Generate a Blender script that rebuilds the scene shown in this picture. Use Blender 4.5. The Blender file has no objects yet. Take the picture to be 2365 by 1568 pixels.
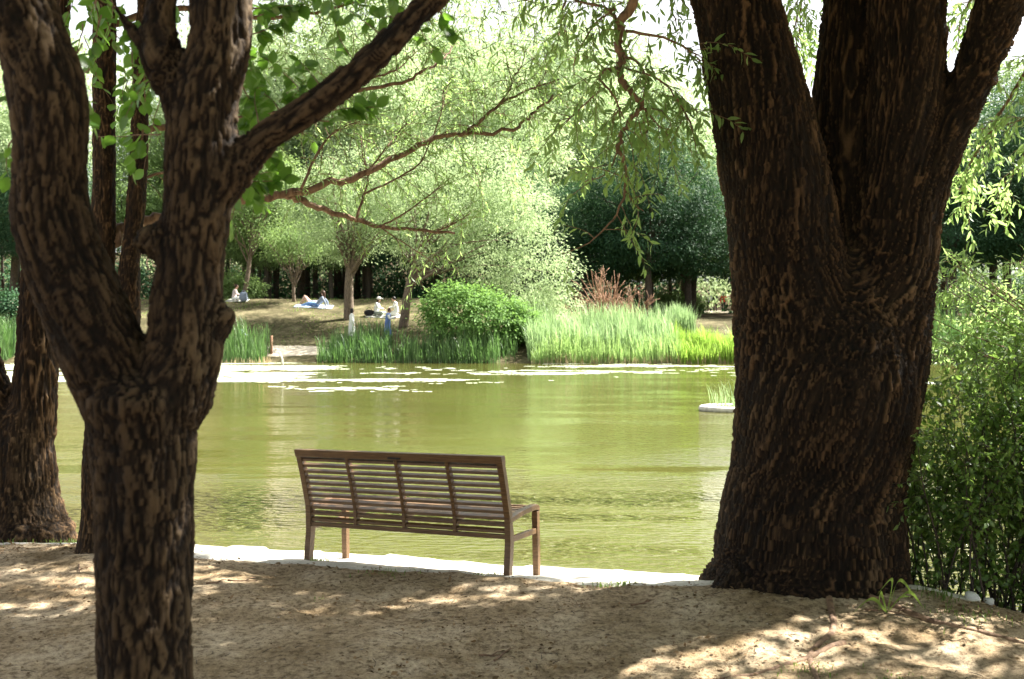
import bpy, math, random
import numpy as np
from mathutils import Vector, Matrix

# ------------------------------------------------------------------ camera, sky, sun, exposure
scene = bpy.context.scene
COL = scene.collection
CZ = 1.86                      # eye height above the near ground
F = 2444.0; CX = 1182.0; HY = 723.0

cam_d = bpy.data.cameras.new('camera')
cam = bpy.data.objects.new('camera', cam_d); COL.objects.link(cam)
cam.location = (0, 0, CZ); cam.rotation_euler = (math.radians(90), 0, 0)
cam_d.sensor_width = 36; cam_d.lens = 36 * F / 2364
cam_d.shift_y = -(784 - HY) / 2364
cam_d.clip_start = 0.1; cam_d.clip_end = 1500
cam_d.dof.use_dof = True; cam_d.dof.focus_distance = 9.6; cam_d.dof.aperture_fstop = 3.6
scene.camera = cam

SUN_AZ, SUN_EL = math.radians(62), math.radians(50)
SUN = np.array([math.sin(SUN_AZ) * math.cos(SUN_EL), math.cos(SUN_AZ) * math.cos(SUN_EL), math.sin(SUN_EL)])
world = bpy.data.worlds.new('World'); scene.world = world; world.use_nodes = True
wn = world.node_tree; bg = wn.nodes['Background']
sky = wn.nodes.new('ShaderNodeTexSky'); sky.sky_type = 'NISHITA'; sky.sun_disc = False
sky.sun_elevation = SUN_EL; sky.sun_rotation = SUN_AZ; sky.air_density = 1.0; sky.dust_density = 3.5; sky.ozone_density = 1.0
hs = wn.nodes.new('ShaderNodeHueSaturation'); hs.inputs['Saturation'].default_value = .2      # milky summer sky
wn.links.new(sky.outputs[0], hs.inputs['Color']); wn.links.new(hs.outputs[0], bg.inputs[0]); bg.inputs[1].default_value = 0.066
sun_d = bpy.data.lights.new('sun', 'SUN'); sun_d.energy = 5.0; sun_d.angle = math.radians(0.53); sun_d.color = (1.0, 0.95, 0.86)
sun_o = bpy.data.objects.new('sun', sun_d); COL.objects.link(sun_o)
sun_o.rotation_euler = Vector(SUN).to_track_quat('Z', 'Y').to_euler(); sun_o.location = (20, 10, 30)
vs = scene.view_settings
vs.view_transform = 'Standard'; vs.look = 'None'; vs.exposure = 2.45; vs.gamma = 1.0; vs.use_curve_mapping = False
scene.cycles.max_bounces = 8; scene.cycles.diffuse_bounces = 4; scene.cycles.glossy_bounces = 3
scene.cycles.transmission_bounces = 6; scene.cycles.transparent_max_bounces = 8
scene.cycles.caustics_reflective = False; scene.cycles.caustics_refractive = False

R = np.random.default_rng(7)
def P(px, py, D):              # plan: a point seen at (px, py) standing D metres away
    return np.array([(px - CX) / F * D, D, CZ + (HY - py) / F * D])

# ------------------------------------------------------------------ numpy noise
def _hash(i, j, k, s=0):
    h = (i.astype(np.int64) * 73856093) ^ (j.astype(np.int64) * 19349663) ^ (k.astype(np.int64) * 83492791) ^ (s * 2654435761)
    h = (h ^ (h >> 13)) * 1274126177 & 0x7fffffff
    h = (h ^ (h >> 11)) * 1103515245 & 0x7fffffff
    return ((h >> 7) & 0xffff) / 65535.0
def vnoise(p, s=0):
    p = np.asarray(p, float)
    if p.shape[-1] == 2: p = np.concatenate([p, np.zeros(p.shape[:-1] + (1,))], -1)
    f = np.floor(p).astype(np.int64); t = p - f; t = t * t * (3 - 2 * t)
    out = 0
    for a in (0, 1):
        wa = t[..., 0] if a else 1 - t[..., 0]
        for b in (0, 1):
            wb = t[..., 1] if b else 1 - t[..., 1]
            for c in (0, 1):
                wc = t[..., 2] if c else 1 - t[..., 2]
                out = out + wa * wb * wc * _hash(f[..., 0] + a, f[..., 1] + b, f[..., 2] + c, s)
    return out * 2 - 1
def fbm(p, o=4, s=0):
    a, r, w = 1.0, 0, 0
    for i in range(o):
        r = r + a * vnoise(np.asarray(p) * 2 ** i + i * 17.3, s + i); w += a; a *= .5
    return r / w
def pnoise(p, s=0):
    f = np.floor(p).astype(np.int64); t = p - f; u = t * t * t * (t * (t * 6 - 15) + 10); out = 0
    for a in (0, 1):
        wa = u[:, 0] if a else 1 - u[:, 0]
        for b in (0, 1):
            wb = u[:, 1] if b else 1 - u[:, 1]
            for c in (0, 1):
                wc = u[:, 2] if c else 1 - u[:, 2]; i, j, k = f[:, 0] + a, f[:, 1] + b, f[:, 2] + c
                th = _hash(i, j, k, s + 51) * 6.2832; z = _hash(i, j, k, s + 52) * 2 - 1; r = np.sqrt(1 - z * z)
                out = out + wa * wb * wc * (r * np.cos(th) * (t[:, 0] - a) + r * np.sin(th) * (t[:, 1] - b) + z * (t[:, 2] - c))
    return out * 1.6
def pfbm(p, o=2, s=0):
    a, r, w = 1.0, 0, 0
    for i in range(o): r = r + a * pnoise(p * 1.9 ** i + i * 7.31, s + i); w += a; a *= .5
    return r / w
def voronoi(p, s=0):
    f = np.floor(p).astype(np.int64)
    F1 = np.full(len(p), 9.0); F2 = np.full(len(p), 9.0); cid = np.zeros(len(p))
    for a in (-1, 0, 1):
        for b in (-1, 0, 1):
            for c in (-1, 0, 1):
                i, j, k = f[:, 0] + a, f[:, 1] + b, f[:, 2] + c
                q = np.stack([i + _hash(i, j, k, s + 1), j + _hash(i, j, k, s + 2), k + _hash(i, j, k, s + 3)], 1)
                d = np.sqrt(((p - q) ** 2).sum(1)); m = d < F1
                F2 = np.where(m, F1, np.minimum(F2, d)); cid = np.where(m, _hash(i, j, k, s + 4), cid); F1 = np.where(m, d, F1)
    return F1, F2, cid
def sstep(a, b, x):
    t = np.clip((np.asarray(x, float) - a) / (b - a), 0, 1); return t * t * (3 - 2 * t)
def unit(v): return v / np.maximum(np.linalg.norm(v, axis=-1, keepdims=True), 1e-9)

# ------------------------------------------------------------------ objects
def tag(o, label=None, cat=None, group=None, kind=None):
    if label: o['label'] = label
    if cat: o['category'] = cat
    if group: o['group'] = group
    if kind: o['kind'] = kind
    return o
def empty(name, loc=(0, 0, 0)):
    o = bpy.data.objects.new(name, None); COL.objects.link(o); o.location = [float(v) for v in loc]; o.empty_display_size = .2
    return o
def link(name, me, parent=None, world_space=True, **k):
    o = bpy.data.objects.new(name, me); COL.objects.link(o)
    if parent is not None:
        o.parent = parent
        if world_space: o.location = -_wl(parent)
    return tag(o, **k)
def _wl(o):
    v = Vector((0, 0, 0))
    while o is not None: v += o.location; o = o.parent
    return v
def mesh_np(name, V, Fc, mat=None, smooth=False, tint=None, attrs=None):
    """Fc: list of int arrays (n,3)/(n,4)"""
    V = np.asarray(V, np.float32); me = bpy.data.meshes.new(name)
    if not isinstance(Fc, (list, tuple)): Fc = [Fc]
    Fc = [np.asarray(f, np.int32) for f in Fc if len(f)]
    nl = sum(f.size for f in Fc); nf = sum(len(f) for f in Fc)
    me.vertices.add(len(V)); me.vertices.foreach_set('co', V.ravel())
    me.loops.add(nl); me.loops.foreach_set('vertex_index', np.concatenate([f.ravel() for f in Fc]))
    me.polygons.add(nf); st = []; o = 0
    for f in Fc:
        st.append(o + np.arange(len(f)) * f.shape[1]); o += f.size
    me.polygons.foreach_set('loop_start', np.concatenate(st).astype(np.int32))
    me.update(calc_edges=True); me.validate()
    if smooth: me.polygons.foreach_set('use_smooth', np.ones(len(me.polygons), bool))
    if tint is not None:
        a = me.attributes.new('tint', 'FLOAT', 'POINT'); a.data.foreach_set('value', np.asarray(tint, np.float32))
    for kk, vv in (attrs or {}).items():
        vv = np.asarray(vv, np.float32)
        if vv.ndim == 1:
            a = me.attributes.new(kk, 'FLOAT', 'POINT'); a.data.foreach_set('value', vv)
        else:
            a = me.attributes.new(kk, 'FLOAT_VECTOR', 'POINT'); a.data.foreach_set('vector', vv.ravel())
    if mat: me.materials.append(mat)
    return me
class MB:
    def __init__(s): s.V = []; s.F3 = []; s.F4 = []; s.n = 0; s.T = []
    def add(s, V, F3=(), F4=(), t=0.5):
        V = np.asarray(V, float)
        if len(F3): s.F3.append(np.asarray(F3) + s.n)
        if len(F4): s.F4.append(np.asarray(F4) + s.n)
        s.V.append(V); s.T.append(np.full(len(V), t)); s.n += len(V)
    def mesh(s, name, mat, smooth=False):
        fc = []
        if s.F3: fc.append(np.concatenate(s.F3))
        if s.F4: fc.append(np.concatenate(s.F4))
        return mesh_np(name, np.concatenate(s.V), fc, mat, smooth, np.concatenate(s.T))
    def box(s, c, size, rot=None, taper=1, t=.5):
        x, y, z = np.array(size) / 2
        v = np.array([[-x, -y, -z], [x, -y, -z], [x, y, -z], [-x, y, -z], [-x, -y, z], [x, -y, z], [x, y, z], [-x, y, z]])
        v[4:, :2] *= taper
        if rot is not None: v = v @ np.array(rot).T
        s.add(v + np.array(c), F4=[[0, 3, 2, 1], [4, 5, 6, 7], [0, 1, 5, 4], [1, 2, 6, 5], [2, 3, 7, 6], [3, 0, 4, 7]], t=t)
    def tube(s, pts, rad, n=6, t=.5):
        v, f3, f4 = tube_geo(pts, rad, n); s.add(v, f3, f4, t)
    def sphere(s, c, r, n=10, t=.5):
        r = np.ones(3) * r; m = n // 2 + 1
        th = np.linspace(0, math.pi, m + 1)[1:-1]; ph = np.arange(n) / n * 2 * math.pi
        v = [[0, 0, 1]] + [[math.sin(a) * math.cos(b), math.sin(a) * math.sin(b), math.cos(a)] for a in th for b in ph] + [[0, 0, -1]]
        f3 = [[0, 1 + i, 1 + (i + 1) % n] for i in range(n)]; k = len(th)
        f4 = [[1 + j * n + i, 1 + (j + 1) * n + i, 1 + (j + 1) * n + (i + 1) % n, 1 + j * n + (i + 1) % n] for j in range(k - 1) for i in range(n)]
        L = len(v) - 1; f3 += [[L, 1 + (k - 1) * n + (i + 1) % n, 1 + (k - 1) * n + i] for i in range(n)]
        s.add(np.array(v) * r + np.array(c), f3, f4, t)
def tube_geo(pts, rad, n=6):
    pts = np.asarray(pts, float); m = len(pts); rad = np.broadcast_to(np.asarray(rad, float), (m,))
    T = np.gradient(pts, axis=0); T = unit(T)
    up = np.array([0, 0, 1.0]) if abs(T[0][2]) < .9 else np.array([0, 1.0, 0])
    N = np.zeros_like(T); N[0] = unit(np.cross(T[0], np.cross(up, T[0])))
    for i in range(1, m):
        v = N[i - 1] - T[i] * N[i - 1].dot(T[i]); N[i] = unit(v)
    B = np.cross(T, N); a = np.arange(n) / n * 2 * math.pi
    V = pts[:, None] + rad[:, None, None] * (np.cos(a)[None, :, None] * N[:, None] + np.sin(a)[None, :, None] * B[:, None])
    V = V.reshape(-1, 3); i = np.arange(m - 1)[:, None] * n; j = np.arange(n)[None]; j2 = (j + 1) % n
    F4 = np.stack([i + j, i + j2, i + n + j2, i + n + j], -1).reshape(-1, 4)
    V = np.vstack([V, pts[0], pts[-1]]); c0, c1 = m * n, m * n + 1; jj = np.arange(n)
    F3 = np.vstack([np.stack([np.full(n, c0), (jj + 1) % n, jj], 1), np.stack([np.full(n, c1), (m - 1) * n + jj, (m - 1) * n + (jj + 1) % n], 1)])
    return V, F3, F4
def smooth_path(pts, k=6):
    """Catmull-Rom through rows (any width)"""
    p = np.asarray(pts, float)
    if len(p) < 3: 
        t = np.linspace(0, 1, k * (len(p) - 1) + 1)[:, None]; return p[0] * (1 - t) + p[-1] * t
    q = np.vstack([2 * p[0] - p[1], p, 2 * p[-1] - p[-2]]); out = []
    for i in range(1, len(q) - 2):
        a, b, c, d = q[i - 1], q[i], q[i + 1], q[i + 2]
        for t in np.arange(k) / k:
            out.append(.5 * ((2 * b) + (-a + c) * t + (2 * a - 5 * b + 4 * c - d) * t * t + (-a + 3 * b - 3 * c + d) * t ** 3))
    out.append(p[-1]); return np.array(out)
def fuse(mbs, voxel, iters=2):
    """union of closed shapes as one continuous surface (voxel remesh) -> V, F4"""
    me = mbs.mesh('tmp', None); o = bpy.data.objects.new('tmp', me); COL.objects.link(o)
    m = o.modifiers.new('r', 'REMESH'); m.mode = 'VOXEL'; m.voxel_size = voxel; m.adaptivity = 0
    if iters:
        sm = o.modifiers.new('s', 'SMOOTH'); sm.factor = .6; sm.iterations = iters
    dg = bpy.context.evaluated_depsgraph_get(); dg.update(); e = o.evaluated_get(dg).to_mesh()
    V = np.empty(len(e.vertices) * 3, np.float32); e.vertices.foreach_get('co', V); V = V.reshape(-1, 3).astype(float)
    N = np.empty(len(e.vertices) * 3, np.float32); e.vertices.foreach_get('normal', N); N = N.reshape(-1, 3).astype(float)
    n = len(e.polygons); lt = np.empty(n, np.int32); e.polygons.foreach_get('loop_total', lt)
    L = np.empty(len(e.loops), np.int32); e.loops.foreach_get('vertex_index', L)
    assert (lt == 4).all(); Fq = L.reshape(-1, 4).copy()
    o.evaluated_get(dg).to_mesh_clear(); bpy.data.objects.remove(o); bpy.data.meshes.remove(me)
    return V, N, Fq

# ------------------------------------------------------------------ materials
def newmat(name):
    m = bpy.data.materials.new(name); m.use_nodes = True; nt = m.node_tree
    return m, nt, nt.nodes['Principled BSDF']
class NT:
    def __init__(s, nt): s.nt = nt
    def n(s, typ, **k):
        nd = s.nt.nodes.new('ShaderNode' + typ)
        for a, b in k.items():
            if a.startswith('i_'):
                key = a[2:]; key = int(key) if key.isdigit() else key.replace('_', ' ')
                nd.inputs[key].default_value = b
            else: setattr(nd, a, b)
        return nd
    def l(s, a, b): s.nt.links.new(a, b)
def ramp(g, stops, src=None, interp='LINEAR'):
    r = g.n('ValToRGB'); e = r.color_ramp.elements; r.color_ramp.interpolation = interp
    while len(e) < len(stops): e.new(.5)
    for i, (p, c) in enumerate(stops):
        e[i].position = p; e[i].color = (*c, 1) if len(c) == 3 else c
    if src is not None: g.l(src, r.inputs[0])
    return r
def leaf_mat(name, dark, light, trans, tf=.45, rough=.45, spec=.35):
    m, nt, b = newmat(name); g = NT(nt)
    a = g.n('Attribute', attribute_name='tint'); oi = g.n('ObjectInfo'); ad = g.n('Math', operation='ADD', use_clamp=False)
    mu = g.n('Math', operation='MULTIPLY', i_1=.35); g.l(oi.outputs['Random'], mu.inputs[0])
    g.l(a.outputs['Fac'], ad.inputs[0]); g.l(mu.outputs[0], ad.inputs[1])
    r = ramp(g, [(0.05, dark), (1.1 if False else 1.0, light)], ad.outputs[0])
    g.l(r.outputs[0], b.inputs['Base Color']); b.inputs['Roughness'].default_value = rough; b.inputs['Specular IOR Level'].default_value = spec
    t = g.n('BsdfTranslucent'); mx = g.n('MixRGB', blend_type='MIX', i_Fac=.7); g.l(r.outputs[0], mx.inputs[1]); mx.inputs[2].default_value = (*trans, 1)
    g.l(mx.outputs[0], t.inputs[0]); ms = g.n('MixShader', i_0=tf); g.l(b.outputs[0], ms.inputs[1]); g.l(t.outputs[0], ms.inputs[2])
    g.l(ms.outputs[0], nt.nodes['Material Output'].inputs[0]); return m
def plain(name, c, rough=.8, spec=.3, noise=0, scale=20):
    m, nt, b = newmat(name); g = NT(nt); b.inputs['Base Color'].default_value = (*c, 1); b.inputs['Roughness'].default_value = rough
    b.inputs['Specular IOR Level'].default_value = spec
    if noise:
        t = g.n('TexCoord'); nz = g.n('TexNoise', i_Scale=scale, i_Detail=6.0); g.l(t.outputs['Object'], nz.inputs[0])
        r = ramp(g, [(.3, tuple(v * (1 - noise) for v in c)), (.7, tuple(min(1, v * (1 + noise)) for v in c))], nz.outputs[0]); g.l(r.outputs[0], b.inputs['Base Color'])
        bp = g.n('Bump', i_Strength=.4, i_Distance=.01); g.l(nz.outputs[0], bp.inputs['Height']); g.l(bp.outputs[0], b.inputs['Normal'])
    return m
def bark_mat(name, furrow, mid, ridge, fine=40):
    m, nt, b = newmat(name); g = NT(nt)
    q = g.n('Attribute', attribute_name='barkco'); h = g.n('Attribute', attribute_name='bark')
    n1 = g.n('TexNoise', i_Scale=float(fine), i_Detail=7.0, i_Roughness=.65); g.l(q.outputs['Vector'], n1.inputs['Vector'])
    n2 = g.n('TexNoise', i_Scale=3.0, i_Detail=4.0); g.l(q.outputs['Vector'], n2.inputs['Vector'])
    s = g.n('Math', operation='MULTIPLY_ADD', i_1=.95); g.l(h.outputs['Fac'], s.inputs[0])
    s2 = g.n('Math', operation='MULTIPLY_ADD', i_1=1.15, i_2=-.62); g.l(n1.outputs[0], s2.inputs[0]); g.l(s2.outputs[0], s.inputs[2])
    r = ramp(g, [(.08, furrow), (.42, mid), (.92, ridge)], s.outputs[0])  # bark tones, with furrow shade and ridge highlights painted in
    hs = ramp(g, [(.35, (.62, .55, .48)), (.5, (1, .92, .8)), (.68, (1.25, 1.3, 1.3))], n2.outputs[0])
    mm = g.n('MixRGB', blend_type='MULTIPLY', i_Fac=1.0); g.l(r.outputs[0], mm.inputs[1]); g.l(hs.outputs[0], mm.inputs[2])
    g.l(mm.outputs[0], b.inputs['Base Color']); b.inputs['Roughness'].default_value = .85; b.inputs['Specular IOR Level'].default_value = .2
    bp = g.n('Bump', i_Strength=.9, i_Distance=.016); g.l(n1.outputs[0], bp.inputs['Height']); g.l(bp.outputs[0], b.inputs['Normal'])
    return m
def twig_mat(name, a, c):
    m, nt, b = newmat(name); g = NT(nt); t = g.n('TexCoord'); mp = g.n('Mapping'); mp.inputs['Scale'].default_value = (1, 1, .25)
    g.l(t.outputs['Object'], mp.inputs[0]); nz = g.n('TexNoise', i_Scale=28.0, i_Detail=6.0); g.l(mp.outputs[0], nz.inputs[0])
    r = ramp(g, [(.35, a), (.65, c)], nz.outputs[0]); g.l(r.outputs[0], b.inputs['Base Color']); b.inputs['Roughness'].default_value = .85
    bp = g.n('Bump', i_Strength=.8, i_Distance=.015); g.l(nz.outputs[0], bp.inputs['Height']); g.l(bp.outputs[0], b.inputs['Normal']); return m

M = {}
M['bark_willow'] = bark_mat('bark_willow', (.004, .0028, .002), (.019, .012, .0065), (.125, .080, .044), 42)
M['bark_fore'] = bark_mat('bark_foreground', (.004, .003, .0022), (.018, .012, .008), (.090, .066, .042), 40)
M['bark_left'] = bark_mat('bark_left', (.005, .0035, .002), (.033, .020, .010), (.16, .105, .058), 40)
M['twig'] = twig_mat('twig_bark', (.10, .055, .03), (.24, .15, .09))
M['far_bark'] = twig_mat('far_bark', (.07, .05, .035), (.20, .15, .105))
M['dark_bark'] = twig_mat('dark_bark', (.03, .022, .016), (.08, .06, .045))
M['dry_twig'] = twig_mat('dry_twig', (.20, .10, .055), (.34, .20, .12))
M['leaf_willow'] = leaf_mat('leaf_willow', (.05, .125, .03), (.18, .31, .10), (.44, .62, .19), .55)
M['leaf_broad'] = leaf_mat('leaf_broad', (.025, .075, .012), (.07, .16, .03), (.26, .52, .05), .5, .35, .5)
M['leaf_canopy'] = leaf_mat('leaf_canopy', (.03, .08, .012), (.07, .15, .03), (.15, .30, .03), .3)
M['leaf_bush'] = leaf_mat('leaf_bush', (.035, .095, .018), (.17, .28, .06), (.32, .50, .09), .42, .35, .5)
M['far_pale'] = leaf_mat('far_pale_leaf', (.13, .22, .08), (.40, .50, .28), (.48, .60, .30), .45, .6, .12)
M['far_mid'] = leaf_mat('far_mid_leaf', (.07, .14, .04), (.22, .31, .12), (.30, .44, .12), .42, .6, .12)
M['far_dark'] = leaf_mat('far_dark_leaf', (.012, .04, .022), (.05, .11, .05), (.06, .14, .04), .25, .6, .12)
M['far_shrub'] = leaf_mat('far_shrub_leaf', (.05, .12, .03), (.16, .28, .08), (.22, .38, .08), .4, .6, .12)
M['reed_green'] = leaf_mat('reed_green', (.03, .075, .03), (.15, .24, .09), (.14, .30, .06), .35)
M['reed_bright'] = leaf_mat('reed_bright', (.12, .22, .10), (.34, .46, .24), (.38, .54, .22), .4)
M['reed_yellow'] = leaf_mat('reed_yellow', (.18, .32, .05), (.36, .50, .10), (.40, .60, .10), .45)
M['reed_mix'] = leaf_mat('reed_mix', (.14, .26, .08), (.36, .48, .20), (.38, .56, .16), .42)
M['reed_dry'] = plain('reed_dry', (.42, .33, .2))
M['grass'] = leaf_mat('grass_blade', (.06, .12, .02), (.18, .26, .06), (.25, .38, .06), .4)

# ------------------------------------------------------------------ terrain
WZ = -0.44
def shore(x): return 8.65 - .25 * x
def near_z(x, y):
    d = shore(x) + .06 * vnoise(np.stack([x * 1.3, y * 0], -1)) - y
    z = np.where(d > 1.2, 0, np.where(d > .2, -.12 + .12 * sstep(.2, 1.3, d), -.12 - 1.6 * sstep(.2, -1.6, d)))
    z = z - .05 * sstep(1.6, .6, d)
    z = z + .12 * np.exp(-(((x - 2.05) / 1.1) ** 2 + ((y - 6.9) / .8) ** 2))
    z = z + .07 * np.exp(-(((x + 3.3) / 1.0) ** 2 + ((y - 7.9) / .7) ** 2))
    z = z - .14 * sstep(2.6, 4.2, x) * sstep(4.5, 7, y)
    k = sstep(.3, 1.2, d)
    z = z + k * (.04 * fbm(np.stack([x * .9, y * .9], -1), 3, 3) + .022 * fbm(np.stack([x * 5, y * 5], -1), 4, 9))
    return z
def far_shore(x): return 48.9 + .6 * vnoise(np.stack([np.asarray(x) * .12, np.asarray(x) * 0], -1), 5) + .15 * vnoise(np.stack([np.asarray(x) * .9, np.asarray(x) * 0], -1), 6)
def far_z(x, y):
    s = y - far_shore(x)
    L = np.interp(s, [-6, 0, .25, .8, 4, 9, 12, 15, 22, 40, 70, 160, 400], [-1.6, -.5, -.3, -.22, .42, 1.7, 2.15, 2.72, 2.5, 3, 7, 14, 16])
    Rr = np.interp(s, [-6, 0, .25, 1, 4, 8, 12, 46, 80, 160, 400], [-1.6, -.5, -.3, -.15, .6, 1.25, 1.5, 2.0, 4, 8, 10])
    w = sstep(-5, 1, x)
    return L * (1 - w) + Rr * w + .10 * fbm(np.stack([x * .3, y * .3], -1), 4, 21) * sstep(0, 4, s)
def terrain(x, y):
    x = np.asarray(x, float); y = np.asarray(y, float)
    n = near_z(x, y); f = far_z(x, y)
    return np.where(y < 15, n, np.where(y > 42, f, -1.72))
def gz(x, y): return float(terrain(np.array([x]), np.array([y]))[0])

def axis(segs):
    out = []
    for a, b, st in segs: out += list(np.arange(a, b, st))
    return np.array(out + [segs[-1][1]])
xs = axis([(-250, -60, 12), (-60, -34, 2), (-34, -7, .6), (-7, 6.2, .035), (6.2, 34, .6), (34, 60, 2), (60, 250, 12)])
ys = axis([(-40, 0, 4), (0, 3.4, .15), (3.4, 9.9, .035), (9.9, 15, .4), (15, 47.6, 2), (47.6, 66, .3), (66, 120, 2), (120, 420, 20)])
X, Y = np.meshgrid(xs, ys); Zt = terrain(X, Y)
# clods and trodden relief on the near soil
nm = (Y > 3.2) & (Y < 9.4) & (np.abs(X) < 7)
q = np.stack([X, Y], -1)
Zt = Zt + np.where(nm, .009 * fbm(q * 16, 3, 31) + .004 * np.maximum(0, vnoise(q * 30, 77)) , 0)
V = np.stack([X, Y, Zt], -1).reshape(-1, 3); nx, ny = len(xs), len(ys)
i = (np.arange(ny - 1)[:, None] * nx + np.arange(nx - 1)[None]).ravel()
FQ = np.stack([i, i + 1, i + nx + 1, i + nx], 1)
def ground_mat():
    m, nt, b = newmat('soil_and_turf'); g = NT(nt); geo = g.n('NewGeometry'); sx = g.n('SeparateXYZ'); g.l(geo.outputs['Position'], sx.inputs[0])
    def nz(sc, det=6, ro=.6, st=(1, 1, 1)):
        mp = g.n('Mapping'); mp.inputs['Scale'].default_value = st; g.l(geo.outputs['Position'], mp.inputs[0])
        n = g.n('TexNoise', i_Scale=float(sc), i_Detail=float(det), i_Roughness=ro); g.l(mp.outputs[0], n.inputs[0]); return n.outputs[0]
    a = nz(2.2); c = nz(22, 8, .75); d = nz(95, 4)
    r1 = ramp(g, [(.33, (.24, .175, .10)), (.5, (.39, .305, .20)), (.68, (.52, .43, .31))], a)
    r2 = ramp(g, [(.38, (.26, .22, .18)), (.50, (.9, .88, .85)), (.66, (1.3, 1.27, 1.2))], c)
    mm = g.n('MixRGB', blend_type='MULTIPLY', i_Fac=.9); g.l(r1.outputs[0], mm.inputs[1]); g.l(r2.outputs[0], mm.inputs[2])
    r3 = ramp(g, [(.35, (.45, .42, .4)), (.5, (1, 1, 1))], d); m2 = g.n('MixRGB', blend_type='MULTIPLY', i_Fac=.6); g.l(mm.outputs[0], m2.inputs[1]); g.l(r3.outputs[0], m2.inputs[2])
    # far bank: thin dry turf over the same soil, albedo darkened for tree shade
    tn = nz(.7, 8, .7); tr = ramp(g, [(.35, (.045, .042, .022)), (.5, (.085, .073, .044)), (.66, (.19, .165, .11))], tn)
    tn2 = nz(6, 6, .7, (1, .6, 1)); tr2 = ramp(g, [(.38, (.55, .62, .4)), (.6, (1.15, 1.1, 1.0))], tn2); tm = g.n('MixRGB', blend_type='MULTIPLY', i_Fac=.85)
    g.l(tr.outputs[0], tm.inputs[1]); g.l(tr2.outputs[0], tm.inputs[2])
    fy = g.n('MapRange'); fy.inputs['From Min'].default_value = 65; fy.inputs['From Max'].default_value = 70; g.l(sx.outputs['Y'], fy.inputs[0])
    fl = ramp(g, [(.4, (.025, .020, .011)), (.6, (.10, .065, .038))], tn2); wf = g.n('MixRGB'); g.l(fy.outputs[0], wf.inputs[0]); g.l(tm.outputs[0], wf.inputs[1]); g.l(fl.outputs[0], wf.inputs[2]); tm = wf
    far = g.n('Math', operation='GREATER_THAN', i_1=30.0); g.l(sx.outputs['Y'], far.inputs[0])
    mf = g.n('MixRGB'); g.l(far.outputs[0], mf.inputs[0]); g.l(m2.outputs[0], mf.inputs[1]); g.l(tm.outputs[0], mf.inputs[2])
    g.l(mf.outputs[0], b.inputs['Base Color']); b.inputs['Roughness'].default_value = .95; b.inputs['Specular IOR Level'].default_value = .1
    ad = g.n('Math', operation='ADD'); g.l(c, ad.inputs[0]); mu = g.n('Math', operation='MULTIPLY', i_1=.4); g.l(d, mu.inputs[0]); g.l(mu.outputs[0], ad.inputs[1])
    bp = g.n('Bump', i_Strength=.8, i_Distance=.03); g.l(ad.outputs[0], bp.inputs['Height']); g.l(bp.outputs[0], b.inputs['Normal']); return m
link('ground', mesh_np('ground', V, FQ, ground_mat(), True), kind='structure')

# sandy path by the water, and the sand on the far bank
def sand_mat(name, c1, c2):
    m, nt, b = newmat(name); g = NT(nt); geo = g.n('NewGeometry')
    n = g.n('TexNoise', i_Scale=5.0, i_Detail=8.0, i_Roughness=.7); g.l(geo.outputs['Position'], n.inputs[0])
    n2 = g.n('TexNoise', i_Scale=60.0, i_Detail=4.0); g.l(geo.outputs['Position'], n2.inputs[0])
    r = ramp(g, [(.35, c1), (.6, c2)], n.outputs[0]); r2 = ramp(g, [(.3, (.7, .68, .64)), (.55, (1, 1, 1))], n2.outputs[0])
    mm = g.n('MixRGB', blend_type='MULTIPLY', i_Fac=.8); g.l(r.outputs[0], mm.inputs[1]); g.l(r2.outputs[0], mm.inputs[2]); g.l(mm.outputs[0], b.inputs['Base Color'])
    b.inputs['Roughness'].default_value = .95; bp = g.n('Bump', i_Strength=.5, i_Distance=.01); g.l(n2.outputs[0], bp.inputs['Height']); g.l(bp.outputs[0], b.inputs['Normal']); return m
M['sand'] = sand_mat('pale_sand', (.46, .43, .37), (.60, .57, .50))
M['far_sand'] = sand_mat('far_sand', (.34, .29, .22), (.50, .44, .35))
def strip(name, x0, x1, stp, ya, yb, n, off, mat, **k):
    xx = np.arange(x0, x1, stp); t = np.linspace(0, 1, n)[:, None]
    a = ya(xx); b = yb(xx); YY = a[None] * (1 - t) + b[None] * t; XX = np.broadcast_to(xx, YY.shape)
    edge = np.minimum(t, 1 - t) * 2
    Z = terrain(XX, YY) + off * sstep(0, .12, edge) - .02 * (1 - sstep(0, .12, edge))
    V = np.stack([XX, YY, Z], -1).reshape(-1, 3); nx = len(xx); i = (np.arange(n - 1)[:, None] * nx + np.arange(nx - 1)[None]).ravel()
    return link(name, mesh_np(name, V, np.stack([i, i + 1, i + nx + 1, i + nx], 1), mat, True), **k)
wob = lambda x, a, f, s: a * fbm(np.stack([x * f, x * 0], -1), 4, s)
strip('path', -9, 3.0, .05, lambda x: shore(x) - 1.22 - .02 * x + wob(x, .14, 2.2, 41), lambda x: shore(x) + .05 + wob(x, .07, 1.6, 48), 26, .016, M['sand'], kind='structure')
strip('far_path', -13.2, -8.6, .1, lambda x: far_shore(x) + .9 + .25 * np.abs(x + 11) ** 1.3 * .5 + wob(x, .2, 1.2, 42), lambda x: far_shore(x) + 3.4 - .14 * np.abs(x + 11.4) ** 1.5 + wob(x, .3, 1.1, 43), 14, .03, M['far_sand'], kind='structure')
strip('far_path', 8.5, 40, .4, lambda x: 88 + wob(x, 1.2, .2, 44), lambda x: 97 + wob(x, 1.0, .2, 45), 10, .05, M['far_sand'], kind='structure')
strip('far_path', -34, -27, .3, lambda x: 60 + wob(x, .6, .4, 46), lambda x: 63 + wob(x, .6, .4, 47), 10, .05, M['far_sand'], kind='structure')

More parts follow.
